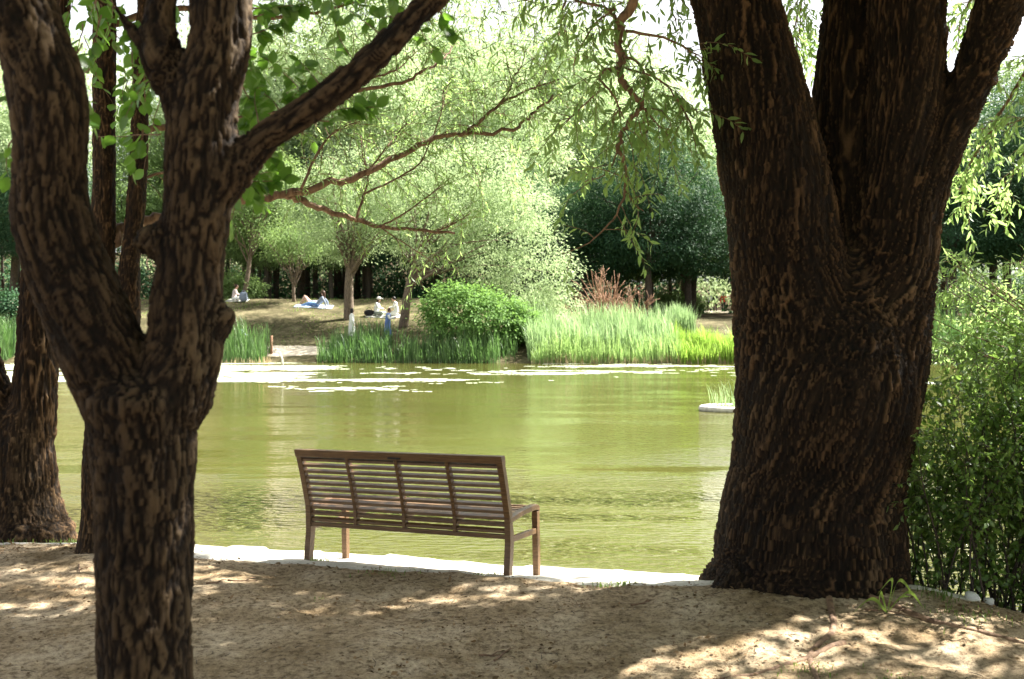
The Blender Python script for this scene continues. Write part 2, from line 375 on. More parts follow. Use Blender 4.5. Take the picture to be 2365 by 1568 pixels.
# water
def water_mat():
    m, nt, b = newmat('pond_water'); g = NT(nt); geo = g.n('NewGeometry')
    b.inputs['Roughness'].default_value = .03; b.inputs['IOR'].default_value = 1.33; b.inputs['Specular IOR Level'].default_value = .5
    n0 = g.n('TexNoise', i_Scale=.12, i_Detail=3.0); g.l(geo.outputs['Position'], n0.inputs[0])
    r = ramp(g, [(.35, (.060, .060, .014)), (.65, (.084, .084, .022))], n0.outputs[0]); g.l(r.outputs[0], b.inputs['Base Color'])
    def wave(sx, sy, sc, det, rot=0.1):
        mp = g.n('Mapping'); mp.inputs['Scale'].default_value = (sx, sy, 1); mp.inputs['Rotation'].default_value = (0, 0, rot); g.l(geo.outputs['Position'], mp.inputs[0])
        n = g.n('TexNoise', i_Scale=sc, i_Detail=det, i_Roughness=.55); g.l(mp.outputs[0], n.inputs[0]); return n.outputs[0]
    w1 = wave(1.0, 2.6, 4.2, 2.0); w2 = wave(1, 1.9, 13.0, 2.0, .25)
    gu = wave(.35, 1.4, .75, 3.0, .03); sx = g.n('SeparateXYZ'); g.l(geo.outputs['Position'], sx.inputs[0])
    wy = ramp(g, [(.0, (.15, .15, .15)), (.16, (.7, .7, .7)), (.40, (1, 1, 1)), (.58, (.12, .12, .12)), (1, (.05, .05, .05))]); mr = g.n('MapRange'); mr.inputs['From Min'].default_value = 9; mr.inputs['From Max'].default_value = 19; g.l(sx.outputs['Y'], mr.inputs[0]); g.l(mr.outputs[0], wy.inputs[0])
    gr = ramp(g, [(.40, (.12, .12, .12)), (.53, (1, 1, 1))], gu); gm = g.n('Math', operation='MULTIPLY'); g.l(gr.outputs[0], gm.inputs[0]); g.l(wy.outputs[0], gm.inputs[1])
    st = g.n('Math', operation='ADD', i_1=.022); g.l(gm.outputs[0], st.inputs[0])
    s = g.n('Math', operation='MULTIPLY_ADD', i_1=.22); g.l(w2, s.inputs[0]); g.l(w1, s.inputs[2])
    bp = g.n('Bump', i_Distance=.36); g.l(st.outputs[0], bp.inputs['Strength']); g.l(s.outputs[0], bp.inputs['Height']); g.l(bp.outputs[0], b.inputs['Normal'])
    return m
link('water', mesh_np('water', [[-200, 5, WZ], [200, 5, WZ], [200, 53, WZ], [-200, 53, WZ]], np.array([[0, 1, 2, 3]]), water_mat()), kind='structure')
# duckweed film in the far part
def duckweed():
    xx = np.arange(-26, 14, .16); yy = np.arange(31, 49.2, .22); A, B = np.meshgrid(xx, yy)
    n = fbm(np.stack([A * .22, B * .55], -1), 5, 61) + .5 * fbm(np.stack([A * 1.6, B * 2.6], -1), 3, 62)
    edge = 34.2 + .8 * vnoise(np.stack([A * .15, A * 0], -1), 63)
    dens = sstep(0, 1.2, B - edge) * (1 - sstep(-8.5, -6, A + .0 * B) * .75) * (1 - sstep(-.5, 2.5, A))
    dens = dens * (1 - .8 * sstep(-8.2, -6.4, A)) * (.75 + .25 * sstep(46, 38, B))
    thin = (np.abs(B - 36.6 - .15 * A * .2) < .5) & (A < 1) ; thin2 = (B > 45.5) & (A > 0) & (A < 14)
    keep = (n * 1.0 + dens * .85 > .50) | (thin & (n > .12)) | (thin2 & (n > .25))
    a, c = A[keep], B[keep]; N = len(a); j = R.normal(0, .04, (N, 4, 2)); w = .085; h = .12
    C = np.array([[-w, -h], [w, -h], [w, h], [-w, h]])
    V = np.zeros((N, 4, 3)); V[..., 0] = a[:, None] + C[:, 0] + j[..., 0]; V[..., 1] = c[:, None] + C[:, 1] + j[..., 1]; V[..., 2] = WZ + .004 + .003 * R.random((N, 1))
    m = leaf_mat('duckweed', (.26, .29, .17), (.50, .53, .40), (.3, .4, .1), .0, .35, .6)
    link('duckweed', mesh_np('duckweed', V.reshape(-1, 3), np.arange(N * 4).reshape(-1, 4), m, tint=np.repeat(R.random(N), 4)),
         label='pale duckweed film floating on the far water', cat='duckweed', kind='stuff')
duckweed()

# edging stones along the near shore: one stone each
def rock_geo(c, size, seed, n=12, rough=.12, box=.72):
    mb = MB(); mb.sphere((0, 0, 0), 1, n); V = mb.V[0]
    V = np.sign(V) * np.abs(V) ** box; V = V * (1 + rough * vnoise(V * 1.7 + seed * 9.1, seed))[:, None]
    V = V * np.array(size) / 2 + np.array(c); return V, mb.F3[0], mb.F4[0]
M['stone'] = plain('pale_stone', (.36, .34, .29), .9, .2, .45, 14)
edge_root = tag(empty('stone_edging', (0, 8.65, WZ)), 'row of pale rounded edging stones along the near water line', 'edging stones')
x = -8.0; k = 0
while x < 2.3:
    L = R.uniform(.32, .7); c = (x + L / 2, shore(x + L / 2) + .0, -.445 + R.uniform(-.015, .015))
    v, f3, f4 = rock_geo((0, 0, 0), (L * 1.03, R.uniform(.36, .46), .46), k, 14, .13, .34); an = math.atan(-.25) + R.normal(0, .06)
    rot = np.array([[math.cos(an), -math.sin(an), 0], [math.sin(an), math.cos(an), 0], [0, 0, 1]])
    link('stone', mesh_np('stone', v @ rot.T + c, [f3, f4], M['stone'], True), edge_root); x += L; k += 1

# ------------------------------------------------------------------ leaves
def T_(v, f3=(), f4=()): return np.array(v, float), np.array(f3, int).reshape(-1, 3), np.array(f4, int).reshape(-1, 4)
RHOMB = T_([[0, 0, 0], [.45, .5, .06], [1, 0, -.04], [.45, -.5, .06]], f4=[[0, 3, 2, 1]])
NARROW = T_([[0, 0, 0], [.28, .45, .03], [.28, -.45, .03], [.62, .4, .0], [.62, -.4, .0], [1, 0, -.12]], [[0, 2, 1], [3, 4, 5]], [[1, 2, 4, 3]])
_l = [(.06, .1), (.2, .36), (.42, .5), (.65, .44), (.85, .22)]
_bv = [[0, 0, 0], [1, 0, -.1]] + [[a, 0, -.05 - .02 * math.sin(a * 3)] for a, b in _l] + [[a, b, .03 - .08 * a * a] for a, b in _l] + [[a, -b, .03 - .08 * a * a] for a, b in _l]
BROAD = T_(_bv, [[0, 2, 7], [0, 12, 2], [1, 11, 6], [1, 6, 16]], [[2 + i, 3 + i, 8 + i, 7 + i] for i in range(4)] + [[2 + i, 12 + i, 13 + i, 3 + i] for i in range(4)])
def leaf_cloud(name, P_, D_, L, W, mat, T=RHOMB, N_=None, tint=None, smooth=False):
    P_ = np.asarray(P_); D_ = unit(np.asarray(D_)); n = len(P_)
    if N_ is None: N_ = R.normal(size=(n, 3))
    S = unit(np.cross(N_, D_)); N2 = np.cross(D_, S)
    tv, f3, f4 = T; k = len(tv); L = np.broadcast_to(L, (n,)); W = np.broadcast_to(W, (n,))
    V = P_[:, None] + (tv[None, :, 0] * L[:, None])[..., None] * D_[:, None] + (tv[None, :, 1] * W[:, None])[..., None] * S[:, None] + (tv[None, :, 2] * L[:, None])[..., None] * N2[:, None]
    o = (np.arange(n) * k)[:, None, None]; Fc = []
    if len(f3): Fc.append((f3[None] + o).reshape(-1, 3))
    if len(f4): Fc.append((f4[None] + o).reshape(-1, 4))
    t = R.random(n) if tint is None else tint
    return mesh_np(name, V.reshape(-1, 3), Fc, mat, smooth, np.repeat(t, k))
def leaf_objects(parent, P_, D_, N_, L, W, mat, T, name='leaf'):
    me = mesh_np(name, T[0], [f for f in T[1:] if len(f)], mat, True, np.full(len(T[0]), .3)); base = _wl(parent)
    D_ = unit(D_); S = unit(np.cross(N_, D_)); N2 = np.cross(D_, S)
    for p, d, s, n, l, w in zip(P_, D_, S, N2, L, W):
        o = bpy.data.objects.new(name, me); COL.objects.link(o); o.parent = parent
        m = Matrix(((d[0] * l, s[0] * w, n[0] * l, p[0] - base[0]), (d[1] * l, s[1] * w, n[1] * l, p[1] - base[1]), (d[2] * l, s[2] * w, n[2] * l, p[2] - base[2]), (0, 0, 0, 1)))
        o.matrix_basis = m
def crown_points(blobs, n, seed, shell=.55):
    """cluster centres inside a set of ellipsoids (cx,cy,cz,rx,ry,rz), denser towards their surface"""
    r = np.random.default_rng(seed); b = np.array(blobs, float); vol = (b[:, 3] * b[:, 4] * b[:, 5]) ** .67; k = r.choice(len(b), n, p=vol / vol.sum())
    d = unit(r.normal(size=(n, 3))); rr = (shell + (1 - shell) * r.random(n)) ** .6
    p = b[k, :3] + d * b[k, 3:] * rr[:, None] * (1 + .22 * fbm(d * 2.3 + k[:, None] * 5, 3, seed))[:, None]
    return p, d
def crown_leaves(name, blobs, nclu, per, L, mat, seed, T=RHOMB, cr=.45, aspect=.42, droop=.5, shell=.55, flat=.55):
    r = np.random.default_rng(seed + 5); c, d = crown_points(blobs, nclu, seed, shell)
    out = np.repeat(d, per, 0); off = r.normal(size=(nclu * per, 3)) * cr * np.repeat(r.uniform(.6, 1.3, nclu), per)[:, None]
    off[:, 2] *= flat; p = np.repeat(c, per, 0) + off
    dr = unit(off + out * .3 + np.array([0, 0, -droop]) * cr * 2 + r.normal(size=off.shape) * cr * .5)
    nn = unit(np.array([0, 0, 1.0]) + out * .7 + r.normal(size=off.shape) * .55)
    t = np.clip(np.repeat(r.random(nclu) * .5, per) + r.random(nclu * per) * .5, 0, 1)
    ln = L * r.uniform(.7, 1.3, len(p))
    return leaf_cloud(name, p, dr, ln, ln * aspect, mat, T, nn, t), c

# ------------------------------------------------------------------ trunks with bark relief
def bark_trunk(limbs, voxel, twist, cell, depth, stretch, seed, lump=.03, mat=None, name='trunk', parent=None, lump_f=3.0, iters=12, strands=0):
    """limbs: list of rows (x,y,z,r); the first is the trunk. One fused surface, then furrowed bark is pushed into it."""
    mb = MB(); paths = []
    for li in limbs:
        p = smooth_path(li, 6); mb.tube(p[:, :3], p[:, 3], 24); mb.sphere(p[0, :3], p[0, 3], 14); mb.sphere(p[-1, :3], p[-1, 3] * .98, 14); paths.append(p)
    V, N, Fq = fuse(mb, voxel, iters)
    Q = np.zeros_like(V); Wt = np.zeros(len(V))
    base = paths[0]; s0 = np.concatenate([[0], np.cumsum(np.linalg.norm(np.diff(base[:, :3], axis=0), axis=1))])
    for li, p in enumerate(paths):
        sl = np.concatenate([[0], np.cumsum(np.linalg.norm(np.diff(p[:, :3], axis=0), axis=1))])
        off0 = np.zeros(3)
        if li: j0 = np.argmin(np.linalg.norm(base[:, :3] - p[0, :3], axis=1)); sl = sl + s0[j0]; off0 = p[0, :3] - base[j0, :3]
        best = np.full(len(V), 1e9); S = np.zeros(len(V)); C = np.zeros_like(V); RR = np.ones(len(V)); TT = np.zeros_like(V)
        for a in range(len(p) - 1):
            A, B = p[a, :3], p[a + 1, :3]; ab = B - A; t = np.clip(((V - A) @ ab) / (ab @ ab), 0, 1)
            c = A + t[:, None] * ab; d = np.linalg.norm(V - c, axis=1); r = p[a, 3] * (1 - t) + p[a + 1, 3] * t
            m = d / r < best; best = np.where(m, d / r, best); S = np.where(m, sl[a] + t * (sl[a + 1] - sl[a]), S); C[m] = c[m]; RR = np.where(m, r, RR); TT[m] = ab / np.linalg.norm(ab)
        ex = unit(np.cross(np.array([0, 1.0, 0]), TT)); ey = np.cross(TT, ex); o = V - C
        u = (o * ex).sum(1) + off0[0]; v = (o * ey).sum(1) + off0[1]; an = twist * S; qi = np.stack([u * np.cos(an) - v * np.sin(an), u * np.sin(an) + v * np.cos(an), S / stretch], 1)
        w = np.exp(-(best - 1) * 6) + 1e-6; tot = sl[-1] - sl[0]; fr = (S - sl[0])
        if li: w = w * (.02 + sstep(.0, .8 * min(1, tot), fr))
        elif len(paths) > 1: w = w * (.02 + sstep(tot, tot - .8, fr))
        Q += qi * w[:, None]; Wt += w
    Q /= Wt[:, None]
    rt = np.array([[.80, .60, 0], [-.60, .80, 0], [0, 0, 1.0]]); q0 = (Q / cell) @ rt; wp = q0 + .6 * np.stack([pfbm(q0 * .45, 2, seed + 1), pfbm(q0 * .45, 2, seed + 2), pfbm(q0 * .45, 2, seed + 3)], 1)
    n1 = np.abs(pfbm(wp * .62, 2, seed)); n2 = np.abs(pnoise(wp * 1.25 + 9.3, seed + 5)); fine = pfbm(q0 * 3.1, 2, seed + 9); pl = pfbm(wp * .3 + 4, 2, seed + 6)
    h = (.28 + .72 * sstep(0, .24, n1)) * (.6 + .4 * sstep(0, .2, n2)) * (.85 + .5 * pl) + .14 * fine
    if strands:
        n3 = np.abs(pnoise(wp * .8 + 21.7, seed + 12) + .2 * pnoise(wp * 1.9 + 2.2, seed + 15)); n4 = np.abs(pnoise(wp * 1.45 + 3.1, seed + 13)); msk = sstep(-.3, .3, pfbm(wp * .2 + 8.4, 2, seed + 14))
        st = np.maximum((1 - sstep(0, .22, n3)) * (.25 + .75 * msk), .7 * (1 - sstep(0, .2, n4)) * (1 - .5 * msk))
        h = .14 + .22 * h + .64 * st + .05 * fine
    big = fbm(np.stack([Q[:, 0], Q[:, 1], Q[:, 2] * 1.6], 1) * lump_f, 3, seed + 11)
    V2 = V + N * (depth * (h - .55) + lump * big)[:, None]
    me = mesh_np(name, V2, Fq, mat, True, attrs={'bark': np.clip(h, 0, 1), 'barkco': Q})
    return link(name, me, parent)
def rows(D, lst):
    """(px,py,r_px[,dD]) -> x,y,z,r at distance D"""
    o = []
    for t in lst:
        d = D + (t[3] if len(t) > 3 else 0); p = P(t[0], t[1], d); o.append([*p, t[2] / F * d])
    return np.array(o)

# big willow on the right ---------------------------------------------------
WD = 7.25
wb = P(1865, 1395, WD)
willow = tag(empty('willow_tree', (wb[0], wb[1], .05)), 'massive dark willow with furrowed trunk splitting into several limbs at the right', 'tree')
trunkW = rows(WD, [(1858, 1450, 262), (1862, 1400, 238), (1866, 1340, 222), (1872, 1200, 208), (1885, 1100, 196), (1897, 1000, 203), (1908, 920, 208), (1919, 840, 196), (1922, 760, 168), (1924, 690, 130), (1926, 640, 90)])
limbA = rows(WD, [(1882, 900, 176), (1858, 800, 162), (1837, 700, 146), (1812, 560, 130), (1795, 440, 124), (1768, 300, 118), (1746, 200, 112), (1722, 100, 104), (1698, 0, 99), (1655, -160, 92), (1600, -350, 80), (1530, -560, 66), (1440, -800, 50)])
limbB = rows(WD, [(1955, 640, 95, .15), (1955, 400, 80, .25), (1950, 200, 71, .3), (1960, 0, 60, .35), (1965, -300, 50, .6), (1930, -700, 38, 1.0)])
limbC = rows(WD, [(1975, 900, 150), (2005, 800, 140), (2032, 700, 120), (2058, 560, 108), (2075, 400, 98), (2090, 200, 90), (2092, 0, 87), (2105, -200, 80), (2140, -450, 70, -.4), (2160, -800, 50, -1.0)])
limbD = rows(WD, [(2075, 640, 75, -.05), (2110, 500, 64, -.1), (2148, 400, 55, -.1), (2190, 300, 49, -.12), (2235, 200, 47, -.15), (2272, 100, 52, -.15), (2310, 0, 57, -.2), (2380, -150, 52, -.2), (2480, -380, 44, 0), (2600, -700, 34, .4)])
rootW = [rows(WD, [(1800, 1330, 130, -.1), (1700, 1400, 80, -.3), (1640, 1440, 40, -.5)]), rows(WD, [(1930, 1330, 130, -.1), (2020, 1400, 80, -.35), (2060, 1460, 40, -.6)]),
         rows(WD, [(1860, 1330, 130, -.15), (1850, 1420, 80, -.5), (1845, 1460, 40, -.7)])]
limbE = rows(WD, [(1935, 820, 150), (1952, 700, 112, -.08), (1962, 620, 62, -.08), (1966, 565, 26, -.05)])
bark_trunk([trunkW, limbE, limbA, limbB, limbC, limbD] + rootW, .0125, -.6, .034, .044, 11.0, 3, .04, M['bark_willow'], 'trunk', willow, 2.0, 34, 1)
# surface roots creeping over the soil towards the camera
mb = MB()
def root_path(pts, r0, r1, lift=.0):
    p = smooth_path(pts, 6); z = terrain(p[:, 0], p[:, 1]); rr = np.linspace(r0, r1, len(p)); mb.tube(np.column_stack([p, z + rr * .25 + lift]), rr, 8)
root_path([(2.0, 6.7), (1.85, 6.1), (1.62, 5.75), (1.55, 5.2), (1.62, 4.7), (1.5, 4.2)], .024, .010, -.010)
root_path([(2.2, 6.7), (2.5, 6.2), (2.9, 5.9), (3.3, 5.2)], .03, .012, -.01)
root_path([(1.85, 5.9), (1.3, 5.5), (.9, 5.4)], .02, .008, -.006)
link('root', mb.mesh('root', M['twig'], True), willow)

# foreground tree on the left ------------------------------------------------
FD = 3.5
fb = P(338, 1700, FD)
fore = tag(empty('foreground_tree', (fb[0], fb[1], -.02)), 'blurred knotty tree nearest the camera, forked low, with a branch rising right', 'tree')
trunkF = rows(FD, [(336, 2040, 150), (338, 1900, 118), (338, 1600, 105), (337, 1400, 104), (336, 1200, 104), (335, 1080, 112), (330, 980, 120), (328, 925, 134), (328, 880, 110), (328, 850, 70)])
limbF1 = rows(FD, [(275, 920, 90), (240, 820, 98, -.03), (188, 700, 96, -.06), (148, 600, 93, -.08), (120, 500, 93, -.1), (116, 400, 81, -.12), (114, 300, 80, -.14), (102, 200, 84, -.15), (72, 100, 80, -.15), (35, 0, 78, -.15), (-30, -150, 72, -.1), (-120, -350, 62), (-260, -650, 45, .2)])
limbF2 = rows(FD, [(390, 920, 95), (428, 790, 88), (432, 700, 84), (442, 600, 78), (451, 500, 80), (458, 400, 82), (466, 300, 80), (482, 200, 74), (508, 100, 70), (512, 0, 67), (520, -200, 60, .1), (560, -500, 48, .3)])
limbF3 = rows(FD, [(440, 250, 60), (400, 190, 50), (370, 110, 50), (370, 40, 38), (380, -50, 33), (370, -300, 28), (330, -600, 20)])
limbF4 = rows(FD, [(490, 430, 66), (545, 385, 46), (600, 325, 36), (700, 258, 33), (800, 183, 32), (880, 112, 31), (995, 0, 30, .05), (1130, -150, 28, .1), (1300, -400, 22, .3)])
stub = rows(FD, [(420, 570, 70), (370, 560, 50), (345, 560, 34)]); knob = rows(FD, [(465, 760, 58), (495, 745, 46), (511, 732, 34)]); knob2 = rows(FD, [(370, 110, 40), (318, 85, 20), (290, 50, 10), (262, 10, 7)])
bark_trunk([trunkF, limbF1, limbF2, limbF3, limbF4, stub, knob, knob2], .0085, .2, .017, .018, 4.2, 13, .02, M['bark_fore'], 'trunk', fore, 7.0)

# mid tree with two thin stems, and the leaning tree at the left edge -----------
MD = 8.1
mid = tag(empty('slender_tree', (P(240, 1290, MD)[0], MD, 0)), 'slender two-stemmed willow behind the foreground fork, its long branch over the water', 'tree')
trunkM = rows(MD, [(236, 1330, 82), (240, 1285, 66), (243, 1200, 54), (246, 1050, 51), (255, 930, 50), (262, 860, 40)])
stemM1 = rows(MD, [(250, 960, 44), (246, 800, 34), (236, 650, 29), (239, 550, 27), (240, 300, 26), (242, 0, 25), (250, -300, 22), (255, -700, 16)])
stemM2 = rows(MD, [(262, 960, 40), (292, 840, 26), (300, 750, 24), (297, 640, 26), (307, 550, 20), (316, 440, 22), (325, 200, 19), (335, 0, 17), (350, -300, 13)])
bark_trunk([trunkM, stemM1, stemM2], .011, .3, .03, .018, 4.2, 23, .012, M['bark_left'], 'trunk', mid, 6, 12, 1)
LD = 9.0
left = tag(empty('leaning_tree', (P(65, 1235, LD)[0], LD, 0)), 'thick reddish trunk growing at the water edge on the left frame side', 'tree')
trunkL = rows(LD, [(64, 1262, 108), (66, 1235, 92), (60, 1150, 72), (58, 1080, 66), (60, 1000, 60), (72, 950, 55)])
stemL1 = rows(LD, [(74, 1000, 52), (80, 900, 50), (86, 800, 47), (88, 700, 42), (95, 550, 36), (115, 300, 28), (145, 0, 19), (170, -400, 12)])
stemL2 = rows(LD, [(40, 1030, 50), (0, 930, 42), (-30, 850, 38), (-70, 650, 34), (-130, 350, 28), (-200, -100, 20)])
bark_trunk([trunkL, stemL1, stemL2], .013, .2, .04, .034, 6.0, 33, .02, M['bark_left'], 'trunk', left, 5, 12, 1)

# ------------------------------------------------------------------ branches, twigs and leaves of the near trees
class Foliage:
    def __init__(s): s.p = []; s.d = []; s.n = []; s.l = []; s.mb = MB()
    def twig(s, p0, d0, length, r0=.004, droop=.5, step=.025, L=.075, leafy=.15, jit=.25, side=.9, wig=.12):
        n = max(4, int(length / .05)); p = np.array(p0, float); d = unit(np.array(d0, float)); pts = [p.copy()]; st = length / n
        for i in range(n):
            d = unit(d + R.normal(size=3) * wig + np.array([0, 0, -droop]) * st * 2.2); p = p + d * st; pts.append(p.copy())
        pts = np.array(pts); s.mb.tube(pts, np.linspace(r0, r0 * .25, n + 1), 4)
        m = int(length * (1 - leafy) / step)
        for k in range(m):
            t = (leafy + (1 - leafy) * (k + .5) / m) * n; i = min(int(t), n - 1); q = pts[i] + (pts[i + 1] - pts[i]) * (t - i); dd = unit(pts[i + 1] - pts[i])
            sd = unit(np.cross(dd, R.normal(size=3))); v = unit(dd * .55 + sd * side + np.array([0, 0, -.45]) + R.normal(size=3) * jit)
            s.p.append(q); s.d.append(v); s.n.append(unit(np.array([0, 0, 1.0]) + R.normal(size=3) * .6)); s.l.append(L * R.uniform(.65, 1.2))
        return pts
    def finish(s, root, mat, twigmat, T, aspect, nobj=300, smooth=False):
        p = np.array(s.p); d = np.array(s.d); n = np.array(s.n); l = np.array(s.l)
        sx = CX + p[:, 0] / p[:, 1] * F; sy = HY - (p[:, 2] - CZ) / p[:, 1] * F
        vis = (sx > 0) & (sx < 2364) & (sy > 0) & (sy < 1568); size = np.where(vis, l / p[:, 1], 0); o = np.argsort(-size); a, b = o[:nobj], o[nobj:]
        if nobj: leaf_objects(root, p[a], d[a], n[a], l[a], l[a] * aspect, mat, T)
        if len(b): link('foliage', leaf_cloud('foliage', p[b], d[b], l[b], l[b] * aspect, mat, T, n[b], smooth=smooth), root, kind='stuff')
        if s.mb.n: link('twigs', s.mb.mesh('twigs', twigmat, True), root, kind='stuff')
def branch(root, pts, D0, D1, r0, r1, fo=None, dens=6, tl=(.25, .6), droop=.6, start=.1, L=.07, step=.026, name='branch', wander=.0, updir=.3, mat='twig'):
    """pts in photo pixels; depth runs from D0 to D1"""
    n = len(pts); ds = np.linspace(D0, D1, n); q = np.array([[*P(a, b, d), 0] for (a, b), d in zip(pts, ds)]); q[:, 3] = np.linspace(r0, r1, n)
    p = smooth_path(q, 5); p[:, :3] += R.normal(0, r0 * .25, (len(p), 3)); link(name, (lambda m: (m.tube(p[:, :3], p[:, 3], 8), m.mesh(name, M[mat], True))[1])(MB()), root)
    if fo is not None:
        dens = dens * 1.7
        seg = np.linalg.norm(np.diff(p[:, :3], axis=0), axis=1); tot = seg.sum(); cum = np.concatenate([[0], np.cumsum(seg)])
        for k in range(int(tot * (1 - start) * dens)):
            t = R.uniform(start, 1) * tot; i = min(np.searchsorted(cum, t) - 1, len(p) - 2); i = max(i, 0); c = p[i, :3]; dd = unit(p[i + 1, :3] - c)
            v = unit(dd * .6 + R.normal(size=3) * .8 + np.array([0, 0, updir])); fo.twig(c, v, R.uniform(*tl), .0035, droop, step, L)
    return p

fm = Foliage()
B = lambda pts, d0, d1, r0, r1, **k: branch(mid, pts, d0, d1, r0, r1, fm, **k)
B([(242, 575), (290, 530), (360, 503), (450, 483), (543, 464), (658, 446), (741, 428), (851, 395), (934, 354), (1017, 317), (1072, 313), (1182, 299), (1228, 267), (1274, 225)], 8.1, 9.6, .05, .010, dens=8, start=.35)
B([(1063, 313), (1110, 280), (1150, 244), (1200, 215), (1237, 202), (1292, 184)], 9.2, 9.8, .018, .006, dens=12, start=.1)
B([(1150, 244), (1178, 205), (1180, 184), (1165, 120)], 9.4, 9.6, .010, .004, dens=12)
B([(1180, 184), (1205, 150), (1215, 100)], 9.5, 9.7, .006, .003, dens=10)
B([(1237, 202), (1260, 165), (1255, 110)], 9.6, 9.8, .006, .003, dens=10)
B([(658, 450), (700, 466), (759, 487), (819, 506), (879, 524), (980, 531), (1049, 538)], 8.7, 9.3, .032, .011, dens=7, start=.3)
B([(879, 524), (934, 492), (1003, 441), (1026, 414)], 9.0, 9.3, .009, .004, dens=12)
B([(1010, 533), (1050, 515), (1090, 490)], 9.1, 9.3, .009, .004, dens=14)
B([(870, 520), (940, 565), (1003, 607)], 9.0, 9.3, .007, .003, dens=9)
B([(823, 504), (842, 446), (849, 409), (837, 359), (833, 313)], 8.9, 9.2, .012, .004, dens=9)
B([(842, 446), (900, 420), (957, 388), (985, 349), (1021, 253), (1023, 216), (1044, 184)], 8.9, 9.5, .009, .004, dens=9)
B([(695, 437), (736, 349), (768, 308), (830, 280)], 8.7, 8.9, .013, .005, dens=8)
B([(851, 395), (900, 330), (960, 260)], 8.9, 9.3, .008, .003, dens=10)
B([(325, 300), (420, 290), (540, 275), (700, 250), (805, 212), (925, 193), (980, 161), (1026, 133), (1050, 100)], 8.2, 9.2, .028, .006, dens=8, start=.3)
B([(700, 235), (833, 189), (915, 161), (960, 120)], 8.8, 9.3, .014, .004, dens=10)
B([(242, 60), (420, 20), (600, 40), (760, 20), (900, -20)], 8.2, 9.6, .03, .006, dens=10, start=.3, droop=.9)
B([(242, -150), (500, -160), (800, -110), (1050, -60), (1250, -50)], 8.2, 10.5, .035, .008, dens=17, start=.25, tl=(.4, .9), droop=1.2, updir=-.2)
B([(300, 420), (400, 390), (520, 330)], 8.2, 8.6, .013, .006, dens=8)
B([(255, -350), (600, -330), (950, -260), (1300, -140), (1480, -60)], 8.3, 12.0, .04, .008, dens=16, start=.3, tl=(.5, 1.0), droop=1.3, updir=-.3)
# bare continuing twigs over the pond
for k in range(240):      # further out: loose sprays between the branches
    fm.twig(P(R.uniform(600, 1330), R.uniform(-20, 420), R.uniform(9, 10.5)), R.normal(size=3) + np.array([.6, 0, .1]), R.uniform(.35, .7), .003, .7)
fm.finish(mid, M['leaf_willow'], M['twig'], NARROW, .2)

fw = Foliage()
B = lambda pts, d0, d1, r0, r1, **k: branch(willow, pts, d0, d1, r0, r1, fw, **{**dict(dens=15, tl=(.22, .5), droop=1.1, L=.085, updir=-.15), **k})
B([(1560, -480), (1540, -260), (1500, -100), (1467, 0), (1440, 46), (1428, 92), (1433, 138), (1428, 179), (1458, 216), (1481, 244), (1453, 280), (1430, 340), (1444, 382), (1444, 441), (1417, 506)], 7.0, 6.9, .042, .006, dens=7, start=.45)
B([(1417, 506), (1360, 560), (1290, 590)], 6.9, 7.0, .006, .002, dens=5)
B([(1444, 441), (1465, 470), (1485, 488)], 6.9, 6.9, .007, .003, dens=9)
B([(1430, 55), (1410, 28), (1394, 18), (1329, 0), (1280, -30)], 6.95, 7.4, .013, .006)
B([(1430, 165), (1398, 161), (1385, 185), (1414, 216), (1440, 275)], 6.9, 6.8, .014, .005)
B([(1440, 129), (1476, 147), (1490, 184), (1483, 235)], 6.9, 6.9, .011, .006)
B([(1444, 71), (1532, 87), (1596, 120), (1620, 150)], 6.9, 7.1, .012, .004, dens=18)
B([(1440, 156), (1522, 184), (1573, 244), (1596, 294), (1610, 360)], 6.9, 7.2, .009, .003, dens=16)
B([(1481, 244), (1520, 290), (1560, 330)], 6.9, 7.2, .007, .003, dens=18)
B([(1398, 200), (1340, 250), (1290, 300)], 6.9, 7.3, .006, .003, dens=13)
B([(1430, 340), (1400, 400), (1350, 420)], 6.9, 7.2, .006, .003, dens=8)
B([(1420, 20), (1370, 60), (1330, 130), (1325, 180)], 7.0, 7.5, .008, .003, dens=14)
B([(1640, -300), (1560, -120), (1545, -20), (1560, 60)], 7.2, 7.6, .02, .004, dens=12, start=.5)
B([(1640, -300), (1400, -160), (1330, -60), (1300, 20), (1290, 90)], 7.2, 8.2, .02, .004, dens=12, start=.4)
B([(1965, -300), (1880, -100), (1850, 0), (1845, 90)], 8.4, 9.6, .02, .004, dens=20, start=.4)
B([(1870, -60), (1835, 60), (1850, 130)], 9.4, 9.6, .01, .003, dens=18)
B([(2400, -150), (2300, -60), (2230, 20), (2205, 120)], 8.0, 9.4, .02, .004, dens=16, start=.4)
B([(2480, -100), (2400, 100), (2330, 230), (2270, 330), (2230, 400), (2235, 480)], 7.8, 9.2, .018, .004, dens=18, start=.2)
B([(2500, 60), (2420, 230), (2350, 280), (2260, 300)], 7.6, 8.6, .014, .004, dens=14, start=.2)
B([(2480, 200), (2400, 300), (2340, 400), (2300, 440)], 7.8, 9.2, .014, .004, dens=10, start=.2)
fw.finish(willow, M['leaf_willow'], M['twig'], NARROW, .3)

